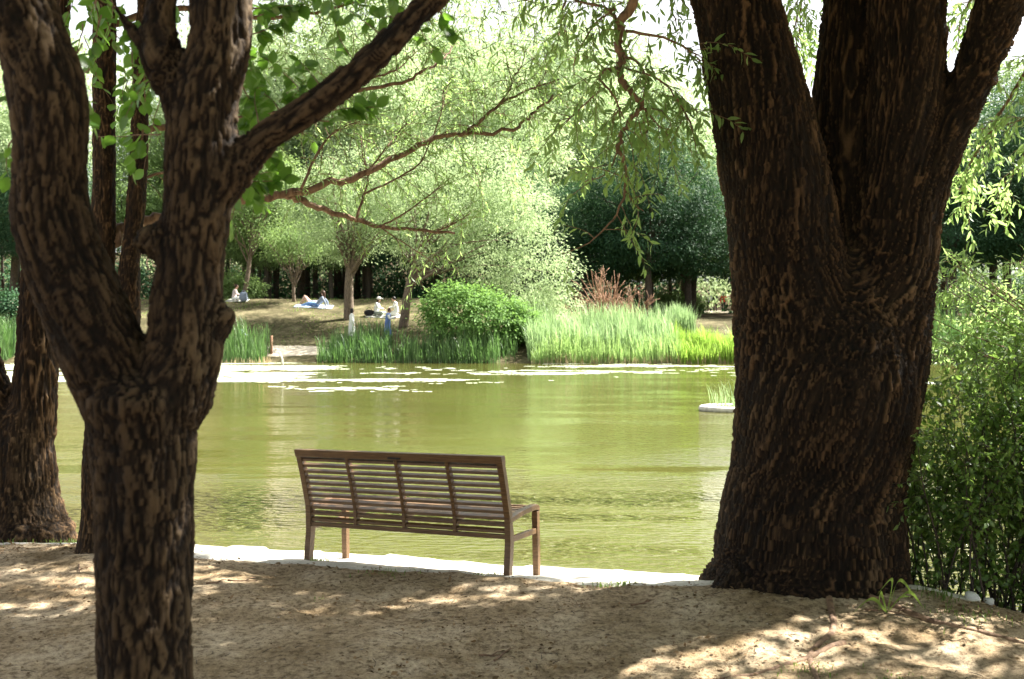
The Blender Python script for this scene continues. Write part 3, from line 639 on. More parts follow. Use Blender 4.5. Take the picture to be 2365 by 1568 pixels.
# broad leaves of the foreground tree
ff = Foliage()
def sprig(a, b, d0, d1, n=9, L=.068):
    p0 = P(*a, d0); p1 = P(*b, d1); v = p1 - p0; ff.twig(p0, v, np.linalg.norm(v), .0035, .12, np.linalg.norm(v) * .75 / n, L, .2, .45, .8, .06)
for a, b, n in [((700, 225), (640, 110), 10), ((650, 262), (600, 165), 9), ((600, 300), (568, 190), 9), ((640, 270), (700, 190), 8), ((740, 200), (700, 110), 6),
                ((560, 350), (600, 230), 8), ((590, 320), (650, 330), 5), ((820, 150), (770, 40), 6), ((880, 90), (830, 10), 6), ((930, 60), (860, -10), 8),
                ((800, 215), (868, 262), 5), ((740, 258), (870, 238), 8), ((720, 275), (835, 290), 3), ((690, 300), (740, 310), 3), ((960, 50), (985, 110), 3), ((1010, 20), (1060, 70), 4),
                ((545, 420), (690, 385), 10), ((560, 415), (620, 460), 7), ((560, 420), (660, 420), 7), ((540, 430), (560, 480), 3), ((600, 345), (650, 380), 3),
                ((580, 40), (660, -10), 9), ((580, 80), (640, 60), 9), ((570, 120), (620, 170), 8), ((575, 20), (700, 20), 9), ((700, -30), (700, 30), 6), ((780, -40), (840, 20), 7), ((860, -60), (930, 10), 8), ((560, 200), (620, 260), 8), ((540, 240), (590, 290), 7)]:
    sprig(a, b, R.uniform(3.8, 4.4), R.uniform(4.0, 5.0), int(n * 2.0))
for k in range(26):
    a = (R.uniform(130, 400), R.uniform(-60, 160)); sprig(a, (a[0] + R.uniform(-70, 70), a[1] + R.uniform(40, 150)), R.uniform(4.4, 6.2), R.uniform(4.6, 6.4), 9, .075)
for a, b in [((380, 200), (300, 190)), ((300, 90), (330, 160)), ((370, 310), (310, 340)), ((330, 300), (345, 360)), ((60, 200), (0, 250)), ((30, 320), (-10, 380)), ((290, 60), (315, 100)), ((190, 200), (215, 300)), ((190, 100), (160, 190))]:
    sprig(a, b, R.uniform(3.5, 4.6), R.uniform(3.6, 4.8), 8)
ff.finish(fore, M['leaf_broad'], M['twig'], BROAD, .68, 300, True)

# overhead crowns: unseen, laid out for the shade they cast; extended behind the camera
def overhead():
    LIT = []                                             # sun patches wanted, left open in the crowns: (px, py, half width, half height) on the ground
    for px, py, w, h in [(930, 1388, 130, 9), (1020, 1492, 90, 8), (1300, 1380, 200, 6), (60, 1325, 190, 26), (90, 1402, 150, 9), (1700, 1532, 260, 24), (2150, 1500, 220, 16), (2000, 1560, 330, 16), (2250, 1440, 120, 12), (1850, 1560, 300, 10), (1900, 1470, 150, 8), (700, 1515, 110, 7), (520, 1330, 70, 5), (1450, 1345, 90, 5), (1560, 1560, 160, 12), (600, 1420, 70, 6), (1250, 1440, 90, 5)]:
        D = CZ * F / (py - HY); LIT.append(((px - CX) / F * D, D, w / F * D, CZ * F / (py - h - HY) - D))
    sx, sy = SUN[0] / SUN[2], SUN[1] / SUN[2]; C = []
    while len(C) < 3900:
        x = R.uniform(-8, 6.5); y = R.uniform(-9, 9.3); d = shore(x) - y - 1.25
        if d < -.0 + .12 * math.sin(x * 5): continue
        pr = 1.0
        hole = vnoise(np.array([[x * .9 + 3, y * 1.7]]), 91)[0]
        if any(((x - a) / (c + .27)) ** 2 + ((y - b) / (d_ + .20)) ** 2 < 1 for a, b, c, d_ in LIT): pr = .04
        elif hole < -.55: pr = .3
        if y < 4.1: pr = min(pr, .38 if y > 3.6 else .16)
        if abs(x - (2.75 - .74 * (7.0 - y) / .394)) < .35 and y < 7: pr = min(pr, .3)
        if R.random() > pr: continue
        h = R.uniform(5.2, 8.6 if y < 5.5 else 6.9); p = np.array([x + sx * h, y + sy * h, h])
        if p[1] > -.5 and (p[2] - 1.0 - CZ) / max(p[1], .1) < .32: continue
        C.append(p)
    return np.array(C)
C = overhead(); roots = [(fore, -2.0), (mid, -4.2), (left, -6), (willow, 2.3)]
own = np.where(C[:, 0] > 1.2, 3, np.where(C[:, 1] < 6.5, 0, np.where(C[:, 0] > -3.5, 1, 2)))
per = 34
for k, (rt, _) in enumerate(roots):
    c = C[own == k]
    if not len(c): continue
    n = len(c) * per; off = R.normal(size=(n, 3)) * np.array([.24, .22, .13]); p = np.repeat(c, per, 0) + off
    ln = R.uniform(.11, .21, n)
    link('crown', leaf_cloud('crown', p, R.normal(size=(n, 3)) + np.array([0, 0, -.4]), ln, ln * .6, M['leaf_canopy'], RHOMB, np.array([0, 0, 1.0]) + R.normal(size=(n, 3)) * .5), rt, kind='stuff')
    # limbs reaching into the crown
    mb = MB(); tops = {0: [limbF1[-1], limbF2[-1], limbF3[-1], limbF4[-1]], 1: [stemM1[-1], stemM2[-1]], 2: [stemL1[-1], stemL2[-1]], 3: [limbA[-1], limbB[-1], limbC[-1], limbD[-1]]}[k]
    for q_ in c[R.choice(len(c), min(26, len(c)), replace=False)]:
        t0 = min(tops, key=lambda t: np.linalg.norm(t[:3] - q_)); a = t0[:3]; m_ = (a + q_) / 2 + np.array([0, 0, .3]); pp = smooth_path(np.array([a, m_, q_]), 5)
        if ((pp[:, 2] - CZ) / np.maximum(pp[:, 1], .1) < .33).any(): continue
        mb.tube(pp, np.linspace(.04, .008, len(pp)), 6)
    if mb.n: link('high_branches', mb.mesh('high_branches', M['twig'], True), rt)

# ------------------------------------------------------------------ bench
def wood_mat():
    m, nt, b = newmat('bench_wood'); g = NT(nt); t = g.n('TexCoord'); mp = g.n('Mapping'); mp.inputs['Scale'].default_value = (1.2, 14, 14); g.l(t.outputs['Object'], mp.inputs[0])
    n = g.n('TexNoise', i_Scale=6.0, i_Detail=8.0, i_Roughness=.65); g.l(mp.outputs[0], n.inputs[0])
    r = ramp(g, [(.3, (.062, .031, .012)), (.5, (.105, .056, .022)), (.7, (.18, .108, .047))], n.outputs[0]); g.l(r.outputs[0], b.inputs['Base Color'])
    n2 = g.n('TexNoise', i_Scale=3.0, i_Detail=3.0); g.l(t.outputs['Object'], n2.inputs[0]); rr = ramp(g, [(.3, (.35, .35, .35)), (.7, (.6, .6, .6))], n2.outputs[0]); g.l(rr.outputs[0], b.inputs['Roughness'])
    bp = g.n('Bump', i_Strength=.35, i_Distance=.004); g.l(n.outputs[0], bp.inputs['Height']); g.l(bp.outputs[0], b.inputs['Normal']); return m
M['wood'] = wood_mat(); M['black'] = plain('black_metal', (.015, .015, .015), .5)
def bevel(o, w=.004, seg=2):
    m = o.modifiers.new('bevel', 'BEVEL'); m.width = w; m.segments = seg; m.limit_method = 'ANGLE'
    return o
pR = np.array([-.005, 7.48]); pL = np.array([-1.605, 8.2]); dirv = pR - pL; ang = math.atan2(dirv[1], dirv[0]); mid_b = (pR + pL) / 2
bench = tag(empty('park_bench', (mid_b[0], mid_b[1], 0)), 'brown slatted wooden bench seen from behind, facing the pond', 'bench')
bench.rotation_euler = (0, math.radians(-1.4), ang)
BH = .826; HL = .848     # half length between post centres
def back_y(z):         # back profile: posts bow and lean towards the camera at the top
    return float(np.interp(z, [-.1, 0, .2, .38, .6, .85], [-.0, .0, .035, .035, -.02, -.095]))
def prism(mb, prof, x0, x1):
    """closed outline in (y,z) extruded over x"""
    n = len(prof); v = [[x0, a, b] for a, b in prof] + [[x1, a, b] for a, b in prof]; f4 = [[i, (i + 1) % n, n + (i + 1) % n, n + i] for i in range(n)]
    return v, f4, n
def part_prism(name, prof, x0, x1, mat=None):
    import bmesh
    bm = bmesh.new(); a = [bm.verts.new((x0, y, z)) for y, z in prof]; c = [bm.verts.new((x1, y, z)) for y, z in prof]; n = len(prof)
    bm.faces.new(a); bm.faces.new(c[::-1])
    for i in range(n): bm.faces.new((a[i], c[i], c[(i + 1) % n], a[(i + 1) % n]))
    bmesh.ops.recalc_face_normals(bm, faces=bm.faces); me = bpy.data.meshes.new(name); bm.to_mesh(me); bm.free(); me.materials.append(mat or M['wood'])
    return bevel(link(name, me, bench, False))
zs = np.linspace(-.1, BH, 16)
for sx in (-1, 1):
    w = .046; prof = [(back_y(z) - .024, z) for z in zs] + [(back_y(z) + .03 + .012 * (z < .3), z) for z in zs[::-1]]
    part_prism('back_post', prof, sx * HL - w / 2, sx * HL + w / 2)
rail = lambda z0, z1, d0, d1: [(back_y(z0) + d0, z0), (back_y(z0) + d1, z0), (back_y(z1) + d1, z1), (back_y(z1) + d0, z1)]
part_prism('top_rail', rail(BH - .045, BH + .012, -.030, .036), -HL - .026, HL + .026)
part_prism('bottom_rail', rail(.232, .262, -.018, .022), -HL + .023, HL - .023)
cols = [-HL + .023, -HL / 2, 0, HL / 2, HL - .023]
for c in cols[1:-1]:
    zz = np.linspace(.262, BH - .045, 10); prof = [(back_y(z) - .020, z) for z in zz] + [(back_y(z) + .034, z) for z in zz[::-1]]
    part_prism('stile', prof, c - .014, c + .014)
for k in range(4):
    a = cols[k] + (.0 if k == 0 else .014); b = cols[k + 1] - (.0 if k == 3 else .014)
    for j in range(11):
        z = .283 + j * .0475; y = back_y(z); t = .012
        part_prism('back_slat', [(y - .014, z - t), (y - .014, z + t * .7), (y + .030, z + t * 1.6), (y + .030, z - t * .2)], a, b)
seat_z = lambda y: .372 + .02 * (abs(y - .30) / .24) ** 2 * (1 if y > .3 else .2) - .004
for j in range(9):
    y = .075 + j * .052; z = seat_z(y)
    part_prism('seat_slat', [(y, z - .011), (y + .040, z - .011), (y + .040, z + .011), (y, z + .011)], -HL + .024, HL - .024)
ysr = np.linspace(.02, .50, 12)
for sx in (-1, 1):
    top = [(y, .385 + .022 * math.sin((y - .02) / .48 * math.pi * .62)) for y in ysr]; bot = [(y, .345 + .022 * math.sin((y - .02) / .48 * math.pi * .7)) for y in ysr[::-1]]
    part_prism('side_rail', top + [(.545, .392), (.558, .37), (.555, .345)] + bot, sx * HL - .025, sx * HL + .025)
    part_prism('front_leg', [(.500, -.2), (.548, -.2), (.556, .348), (.504, .348)], sx * HL - .023, sx * HL + .023)
    part_prism('stretcher', [(.03, .205), (.503, .185), (.503, .225), (.03, .245)], sx * HL - .016, sx * HL + .016)
for c in cols[1:-1]:
    part_prism('seat_support', [(.03, .335), (.50, .33), (.50, .362), (.03, .362)], c - .013, c + .013)
    part_prism('seat_brace', [(.03, .262), (.055, .262), (.075, .335), (.045, .335)], c - .010, c + .010)
part_prism('bracket', [(back_y(.8) - .036, .790), (back_y(.8) - .022, .790), (back_y(.8) - .022, .803), (back_y(.8) - .036, .803)], -.05, .055, M['black'])

# ------------------------------------------------------------------ bush at the right edge, rocks, weeds
def near_bush():
    r = tag(empty('bush', (3.3, 7.2, -.1)), 'leafy green bush with many thin stems right of the big trunk', 'bush')
    fo = Foliage(); mbs = MB()
    for k in range(125):
        bx = R.uniform(2.72, 4.4); by = R.uniform(6.9, 7.7); z = gz(bx, by); H = np.interp(bx, [2.7, 3.0, 3.4, 4.4], [1.2, 1.55, 2.0, 2.3]) * R.uniform(.6, 1.0)
        d = unit(np.array([R.normal(0, .16) + (bx - 3.4) * .12, R.normal(0, .12), 1])); p = np.array([bx, by, z - .03]); pts = [p.copy()]; n = 9
        for i in range(n):
            d = unit(d + R.normal(size=3) * .09 + np.array([0, 0, .04])); p = p + d * H / n; pts.append(p.copy())
            if i >= 0:
                for q in range(2 if i < 3 else 4):
                    v = unit(R.normal(size=3) + np.array([0, 0, .45])); fo.twig(p, v, R.uniform(.14, .34), .0022, .1, .022, .05, .1, .5, .9, .15)
        if not (np.array(pts)[:, 1] < 6.6).any(): mbs.tube(np.array(pts), np.linspace(.0085, .002, n + 1), 5)
    link('stems', mbs.mesh('stems', M['dark_bark'], True), r, kind='stuff')
    fo.finish(r, M['leaf_bush'], M['dark_bark'], NARROW, .5)
near_bush()
def weeping():   # brighter shoots hanging at the right, above the bush
    r = tag(empty('young_willow', (4.6, 8.4, -.2)), 'bright young willow shoots arching in from the right edge above the bush', 'shrub'); fo = Foliage()
    for k in range(44):
        p0 = np.array([4.6 + R.normal(0, .15), 8.2 + R.normal(0, .25), -.2]); end = np.array([R.uniform(3.1, 4.3), 8.0 + R.normal(0, .3), R.uniform(1.3, 2.4)])
        m_ = (p0 + end) / 2 + np.array([.25, 0, .5]); pp = smooth_path(np.array([p0, m_, end]), 6); fo.mb.tube(pp, np.linspace(.012, .003, len(pp)), 5)
        for c in pp[5:]:
            for q in range(3): fo.twig(c, unit(R.normal(size=3) + np.array([-.5, 0, .2])), R.uniform(.15, .35), .002, .9, .022, .07, .1)
    fo.finish(r, M['leaf_willow'], M['twig'], NARROW, .24)
weeping()
M['white_rock'] = plain('white_rock', (.6, .6, .58), .85, .2, .15, 14)
for (px, D, s, lab) in [(2245, 6.75, (.09, .08, .07), 'white stone at the foot of the bush, left and larger of two'), (2283, 6.85, (.07, .065, .055), 'white stone at the foot of the bush, right and smaller of two')]:
    x = (px - CX) / F * D; v, f3, f4 = rock_geo((x, D, gz(x, D) + s[2] * .3), s, int(px), 10, .25); o = link('rock', mesh_np('rock', v, [f3, f4], M['white_rock'], False), label=lab, cat='stone', group='white stones by the bush')

def blades(name, P_, H, W, mat, parent=None, lean=.25, bend=.25, tips=None, **k):
    n = len(P_); a = R.uniform(0, 2 * math.pi, n); sd = np.stack([np.cos(a), np.sin(a), 0 * a], 1); ln = np.stack([-np.sin(a), np.cos(a), 0 * a], 1) * (R.normal(0, 1, n) * lean)[:, None]
    H = np.broadcast_to(H, (n,)); W = np.broadcast_to(W, (n,)); V = np.zeros((n, 7, 3))
    for j, (t, w) in enumerate([(0, .7), (.4, 1), (.75, .7)]):
        c = P_ + np.array([0, 0, 1.0]) * (H * t)[:, None] + ln * (H * (t * .4 + t * t * .6))[:, None]
        V[:, 2 * j] = c - sd * (W * w / 2)[:, None]; V[:, 2 * j + 1] = c + sd * (W * w / 2)[:, None]
    V[:, 6] = P_ + np.array([0, 0, 1.0]) * (H * (1 - .1 * bend))[:, None] + ln * (H * (1 + bend))[:, None]
    o = (np.arange(n) * 7)[:, None, None]; f4 = (np.array([[0, 1, 3, 2], [2, 3, 5, 4]])[None] + o).reshape(-1, 4); f3 = (np.array([[4, 5, 6]])[None] + o).reshape(-1, 3)
    return link(name, mesh_np(name, V.reshape(-1, 3), [f3, f4], mat, False, np.repeat(R.random(n), 7)), parent, **k)
# weed at the willow's foot: bent broad blades
wx, wy = 2.25, 6.35; wz = gz(wx, wy)
weed = tag(empty('weed', (wx, wy, wz)), 'bent green weed with long blades at the foot of the big trunk', 'weed')
for a, b, c in [((0, 0, 0), (-.1, -.02, .09), (-.24, -.06, -.0)), ((0, 0, 0), (.03, 0, .2), (-.08, -.05, .12)), ((0, 0, 0), (.12, -.02, .13), (.2, -.05, .04)), ((0, 0, 0), (.06, -.04, .1), (.11, -.08, .12)), ((0, 0, 0), (-.05, -.03, .13), (-.07, -.06, .02)), ((0, 0, 0), (.08, .02, .19), (.17, .0, .09))]:
    p = smooth_path(np.array([a, b, c], float), 6); w = .012 * np.sin(np.linspace(.35, math.pi - .05, len(p)))[:, None]; s = np.array([[.3, -.3, .9]]) * w
    v = np.vstack([p - s, p + s]) ; n = len(p); f = [[i, i + 1, n + i + 1, n + i] for i in range(n - 1)]
    link('blade', mesh_np('blade', v, np.array(f), M['grass'], True, np.full(len(v), .8)), weed, False)
def near_tuft(x, y, n, h, sp, label):
    pts = np.stack([x + R.normal(0, sp, n), y + R.normal(0, sp * .7, n)], 1); z = terrain(pts[:, 0], pts[:, 1]); P_ = np.column_stack([pts, z - .004])
    o = blades('grass_tuft', P_, R.uniform(.4, 1, n) * h, .006, M['grass'], lean=.6); tag(o, label, 'grass', 'small green tufts on the soil edge'); return o
for (px, py, n, h, sp, lab) in [(1425, 1353, 110, .05, .09, 'low green tuft on the path edge between bench and big trunk'), (735, 1284, 60, .06, .05, 'green tuft beside the left rear post of the bench'),
      (1130, 1325, 50, .05, .06, 'sparse tuft left of the bench right rear post'), (905, 1320, 60, .04, .12, 'sparse tuft under the middle of the bench'), (100, 1240, 160, .07, .16, 'grass around the foot of the left edge trunk'),
      (165, 1248, 90, .07, .1, 'grass between the left edge trunk and slender tree'), (2170, 1405, 70, .06, .07, 'grass tuft right of the big trunk foot'), (2230, 1440, 90, .05, .14, 'low grass below the white stones'), (738, 1380, 16, .03, .03, 'tiny weed alone on shaded soil below the bench'),
      (1860, 1550, 60, .035, .08, 'tiny green sprouts by the pale surface root'), (2060, 1560, 40, .03, .08, 'few green sprouts at the lower right corner'), (1700, 1362, 60, .05, .07, 'grass at the left foot of the big trunk'), (460, 1247, 50, .05, .08, 'small grass tuft on the stones right of foreground trunk')]:
    D = 1.86 * F / (py - HY); near_tuft((px - CX) / F * D, D, n, h, sp, lab)
# litter: dry leaf bits and crumbs on the soil
n = 34000; lx = R.uniform(-5.5, 4.5, n); ly = R.uniform(3.6, 8.9, n); d = shore(lx) - ly
clump = fbm(np.stack([lx * 1.1, ly * 1.6], -1), 4, 71); keep = (d > 1.05) & (R.random(n) < np.clip(.30 + clump * 1.3 + .6 * np.exp(-((d - 1.35) / .14) ** 2), .04, 1))
lx, ly = lx[keep], ly[keep]; n = len(lx); lz = terrain(lx, ly) + R.uniform(.003, .012, n)
m_lit = leaf_mat('dry_litter', (.035, .022, .012), (.26, .17, .09), (.2, .12, .05), .1, .8, .1)
ln = R.uniform(.007, .034, n) * np.where(R.random(n) < .06, 1.7, 1)
link('leaf_litter', leaf_cloud('leaf_litter', np.stack([lx, ly, lz], 1), np.stack([R.normal(size=n), R.normal(size=n), R.normal(0, .2, n)], 1), ln, ln * .5, m_lit, RHOMB, np.array([0, 0, 1.0]) + R.normal(size=(n, 3)) * .4),
     label='dry leaf crumbs and litter scattered on the soil', cat='leaf litter', kind='stuff')
n = 3500; lx = R.uniform(-5.5, 4.5, n); ly = R.uniform(3.7, 8.7, n); keep = shore(lx) - ly > 1.0; lx, ly = lx[keep], ly[keep]; mb = MB()
for a, b in zip(lx, ly):
    s = R.uniform(.002, .006) * (2.0 if R.random() < .04 else 1); z = gz(a, b)
    v = unit(np.array([[1, 0, 0], [-1, 0, 0], [0, 1, 0], [0, -1, 0], [0, 0, 1], [0, 0, -1.0]]) + R.normal(0, .25, (6, 3))) * s * np.array([1.3, 1, .7]); mb.add(v + [a, b, z + s * .35], [[0, 2, 4], [2, 1, 4], [1, 3, 4], [3, 0, 4], [2, 0, 5], [1, 2, 5], [3, 1, 5], [0, 3, 5]], t=R.random())
link('pebbles', mb.mesh('pebbles', plain('pebble', (.38, .32, .25), .9, .2, .3, 4)), label='small pebbles and soil crumbs over the bare ground', cat='pebbles', kind='stuff')
for (px, py, L, a, lab) in [(183, 1332, .16, -1.0, 'short forked dry stick on the sunlit soil at left'), (495, 1352, .11, .1, 'thin dry twig lying right of the foreground trunk'), (1160, 1512, .14, .9, 'dry twig on the shaded soil below the bench'), (560, 1345, .2, .05, 'long thin twig lying level with the bench feet'),
                            (1480, 1405, .14, .3, 'dark twig on the soil left of the big trunk'), (1130, 1510, .12, -.3, 'dry twig crossing another below the bench'), (2060, 1440, .3, -.35, 'dark dead stick right below the big trunk')]:
    D = 1.86 * F / (py - HY); x = (px - CX) / F * D; pp = []
    for t in np.linspace(-.5, .5, 6): xx = x + t * L * math.cos(a); yy = D + t * L * math.sin(a) * 1.5; pp.append([xx, yy, gz(xx, yy) + .009 + R.uniform(0, .005)])
    mb = MB(); mb.tube(np.array(pp), np.linspace(.007, .003, 6), 6); q_ = np.array(pp[3]); mb.tube(np.array([q_, q_ + [.03, .03, .012], q_ + [.06, .05, .01]]), [.004, .003, .0015], 5)
    tag(link('stick', mb.mesh('stick', M['twig'], True)), lab, 'stick', 'dry sticks on the soil')

n = 420; lx = R.uniform(-5, 4, n); ly = R.uniform(4.2, 8.3, n); keep = (shore(lx) - ly > 1.15) & (fbm(np.stack([lx, ly], -1), 3, 55) > -.1); mb = MB()
for a, b in zip(lx[keep], ly[keep]):
    L = R.uniform(.02, .085); t = R.uniform(0, 3.14); dx, dy = math.cos(t) * L / 2, math.sin(t) * L / 2
    mb.tube(np.array([[a - dx, b - dy, gz(a - dx, b - dy) + .006], [a, b + .004, gz(a, b) + .009], [a + dx, b + dy, gz(a + dx, b + dy) + .007]]), [.0022, .002, .0012], 4)
link('twig_litter', mb.mesh('twig_litter', M['dark_bark']), label='tiny broken twigs scattered over the bare soil', cat='twig litter', kind='stuff')
# ------------------------------------------------------------------ far bank: trees
def limb_set(mb, base, top, r, clusters, n, seed, rr=.35):
    rg = np.random.default_rng(seed); pp = smooth_path(np.array([base, (np.array(base) + np.array(top)) / 2 + rg.normal(0, .15, 3), top]), 6)
    mb.tube(pp, np.linspace(r, r * .55, len(pp)), 9); c = clusters[rg.choice(len(clusters), min(n, len(clusters)), replace=False)]
    for q_ in c:
        a = pp[rg.integers(len(pp) // 2, len(pp))]
        if q_[2] < a[2] - .3: continue
        m_ = (a + q_) / 2 + rg.normal(0, .25, 3) + np.array([0, 0, .25]); b_ = smooth_path(np.array([a, m_, q_]), 4); mb.tube(b_, np.linspace(r * rr, .015, len(b_)), 5)
def far_tree(name, x, y, blobs, nclu, per, L, mat, seed, lean=(0, 0), trunk_h=3, r=.25, label=None, cat='tree', group=None, barkm='far_bark', **k):
    z = gz(x, y); root = tag(empty(name, (x, y, z)), label, cat, group)
    cm, cl = crown_leaves('crown', blobs, nclu, per, L, M[mat], seed, **k); link('crown', cm, root, False)
    mb = MB(); limb_set(mb, (0, 0, -.2), (lean[0], lean[1], trunk_h), r, cl, 26, seed); link('trunk', mb.mesh('trunk', M[barkm], True), root, False)
    return root
def copy_tree(root, x, y, s, rz, label, group=None, sz=None):
    r = root.copy(); COL.objects.link(r); r.location = (x, y, gz(x, y)); r.rotation_euler = (0, 0, rz); r.scale = (s, s, sz or s); r['label'] = label
    if group: r['group'] = group
    for ch in root.children: c = ch.copy(); COL.objects.link(c); c.parent = r
    return r
X_ = lambda px, D: (px - CX) / F * D
# T2: broad pale tree with a leaning trunk, drooping to the right
far_tree('pale_tree', X_(930, 55.5), 55.5, [(1.5, 0, 5.8, 3.4, 3, 2.8), (4.6, -.3, 4.9, 3.0, 2.8, 2.8), (6.8, -.6, 3.2, 2.2, 2.0, 2.4), (3.5, .5, 7.6, 3.2, 3, 2.3), (.5, .5, 8.0, 2.6, 2.4, 2.0), (5.8, -.2, 6.3, 2.2, 2, 1.6), (7.9, -.6, 1.5, 1.2, 1.1, 1.2)], 900, 46, .14, 'far_pale', 101, (.9, .2), 4.2, .27,
         'broad pale green tree with leaning trunk, crown drooping right over the far bank', cr=.40)
# T1: bluish pale tree, upright trunk
far_tree('pale_tree', X_(805, 57.5), 57.5, [(-.2, 0, 5.6, 2.7, 2.5, 2.3), (.8, 0, 7.4, 2.6, 2.3, 2.0), (-1.6, 0, 6.6, 2.0, 2, 1.8), (1.9, -.4, 5.2, 1.8, 1.8, 1.6), (-.6, .2, 4.1, 1.9, 1.7, 1.1)], 560, 44, .13, 'far_pale', 111, (.15, 0), 4.2, .3,
         'upright pale green tree standing behind the woman in white', cr=.38)
far_tree('small_tree', X_(679, 63), 63, [(0, 0, 3.2, 1.7, 1.5, 1.0), (-.8, 0, 3.9, 1.4, 1.3, .9), (.9, 0, 3.8, 1.4, 1.3, .9)], 190, 40, .13, 'far_mid', 121, (.05, 0), 1.6, .12, 'small tree with V shaped stem left of the reclining pair', cr=.35)
far_tree('thin_tree', X_(562, 65), 65, [(.6, 0, 5.4, 2.5, 2.3, 1.8), (-.8, 0, 6.6, 2.4, 2.2, 2), (1.4, 0, 7.6, 2.2, 2, 1.8)], 420, 42, .15, 'far_mid', 131, (.6, 0), 4.6, .17, 'tree with thin pale leaning trunk on the left of the far ridge', cr=.42)
# backing trees, one prototype of each kind then copies
pal = far_tree('tall_tree', X_(1130, 72), 72, [(0, 0, 8, 4, 3.8, 3.2), (1.6, 0, 11.5, 3.6, 3.3, 3.2), (-1.8, 0, 11, 3.4, 3.2, 2.8), (0, 0, 15, 3.0, 2.8, 3.0), (2.4, 0, 7, 2.6, 2.6, 2.2), (-2.6, 0, 6.5, 2.4, 2.4, 2.0)], 1100, 44, .20, 'far_pale', 201, (.3, 0), 9, .32,
               'tallest pale green tree behind the drooping tree', cr=.55)
drk = far_tree('dark_tree', X_(1500, 66), 66, [(0, 0, 5.6, 3.2, 3.0, 2.6), (1.5, 0, 8.2, 2.9, 2.8, 2.4), (-1.6, 0, 8.0, 2.8, 2.6, 2.4), (0, 0, 11, 2.5, 2.4, 2.4), (2.2, 0, 5.0, 2.0, 2, 1.6), (-2.3, 0, 4.8, 2.0, 2, 1.5)], 900, 44, .17, 'far_dark', 211, (.2, 0), 7, .26,
               'dark green tree directly behind the bare reddish shrubs', barkm='dark_bark', cr=.45)
midt = far_tree('green_tree', X_(1735, 74), 74, [(0, 0, 5.2, 3.0, 3.0, 2.2), (1.2, 0, 8, 2.8, 2.6, 2.4), (-1.4, 0, 7.4, 2.6, 2.5, 2.2), (.2, 0, 10.6, 2.3, 2.3, 2.0)], 760, 44, .17, 'far_mid', 221, (.2, 0), 6, .24,
                'mid green tree half hidden by the big trunk, above the walkers', barkm='dark_bark', cr=.45)
g1, g2, g3 = 'pale trees in the wood behind', 'dark trees in the wood behind', 'mid green trees in the wood behind'
for rt_, gg in ((pal, g1), (drk, g2), (midt, g3)): rt_['group'] = gg
n1, n2 = 'pale tree of the wood behind the picnic slope', 'dark tree of the wood right of the pale drooping tree'
spec = [  # proto, px, D, scale, label
    (pal, 560, 76, 1.15, n1), (pal, 700, 80, 1.35, n1), (pal, 850, 76, 1.3, n1), (pal, 1000, 84, 1.5, n1), (pal, 1240, 82, 1.35, n1), (pal, 30, 70, .9, 'pale tree seen at the left frame edge beyond the pond'), (pal, -120, 74, 1.0, 'pale tree seen at the left frame edge beyond the pond'), (pal, 400, 78, 1.05, n1),
    (drk, 1350, 68, .95, n2, .68), (drk, 1420, 73, 1.1, n2, .75), (drk, 1590, 69, 1.0, n2, .78), (drk, 1700, 80, 1.05, n2, .8), (drk, 620, 71, .75, 'dark tree in the shade behind the picnic slope'), (drk, 730, 73, .8, 'dark tree in the shade behind the picnic slope'), (drk, 850, 72, .8, 'dark tree in the shade behind the picnic slope'), (drk, 1050, 70, .8, 'dark tree in the shade behind the picnic slope'),
    (drk, 1180, 69, .8, 'dark tree in the shade behind the picnic slope'), (drk, 120, 66, .8, 'dark tree between the foreground limbs at left'), (drk, -40, 68, .8, 'dark tree at the left frame edge beyond the pond'), (drk, 950, 76, .9, 'dark tree in the shade behind the picnic slope'),
    (pal, 1330, 84, 1.3, 'pale tree rising above the dark trees left of the big trunk'), (pal, 1560, 92, 1.15, 'pale tree rising above the dark trees left of the big trunk'), (pal, 1440, 90, 1.35, 'pale tree rising above the dark trees left of the big trunk'), (midt, 1760, 84, 1.05, 'mid green tree hidden mostly by the big trunk'),
    (drk, 2200, 58, .95, 'dark tree right of the big trunk across the pond'), (drk, 2290, 62, 1.05, 'dark tree right of the big trunk across the pond'), (drk, 2400, 57, 1.0, 'dark tree right of the big trunk across the pond'), (midt, 2330, 70, 1.35, 'lighter tree rising behind the dark trees right of the big trunk'), (midt, 2180, 74, 1.2, 'lighter tree rising behind the dark trees right of the big trunk'), (midt, 2440, 68, 1.3, 'lighter tree rising behind the dark trees right of the big trunk'),
    (midt, 1860, 70, .95, 'mid green tree across the pond behind the big trunk'), (drk, 1960, 66, .9, 'dark tree across the pond behind the big trunk'), (midt, 2070, 68, 1.0, 'mid green tree across the pond behind the big trunk'), (drk, 2540, 60, 1.0, 'dark tree across the pond beyond the right frame edge'), (midt, 610, 69, .72, 'low mid green tree in front of the shaded far wood'), (midt, 765, 70, .75, 'low mid green tree in front of the shaded far wood'), (midt, 1075, 68, .8, 'low mid green tree in front of the shaded far wood'), (midt, 1500, 71, .8, 'light green tree standing between the dark trees'), (midt, 470, 74, 1.0, 'mid green tree beside the thin leaning tree'), (midt, 580, 70, .8, 'mid green tree beside the thin leaning tree'), (midt, 300, 72, 1.0, 'mid green tree seen between the foreground limbs')]
ORD = ['first', 'second', 'third', 'fourth', 'fifth', 'sixth', 'seventh']
by = {}
for t_ in spec: by.setdefault(t_[4], []).append(t_[1])
def olab(t_):
    l = sorted(by[t_[4]]); return t_[4] if len(l) < 2 else t_[4] + ', ' + ORD[l.index(t_[1])] + ' from left'
spec = [t_[:4] + (olab(t_),) + t_[5:] for t_ in spec]
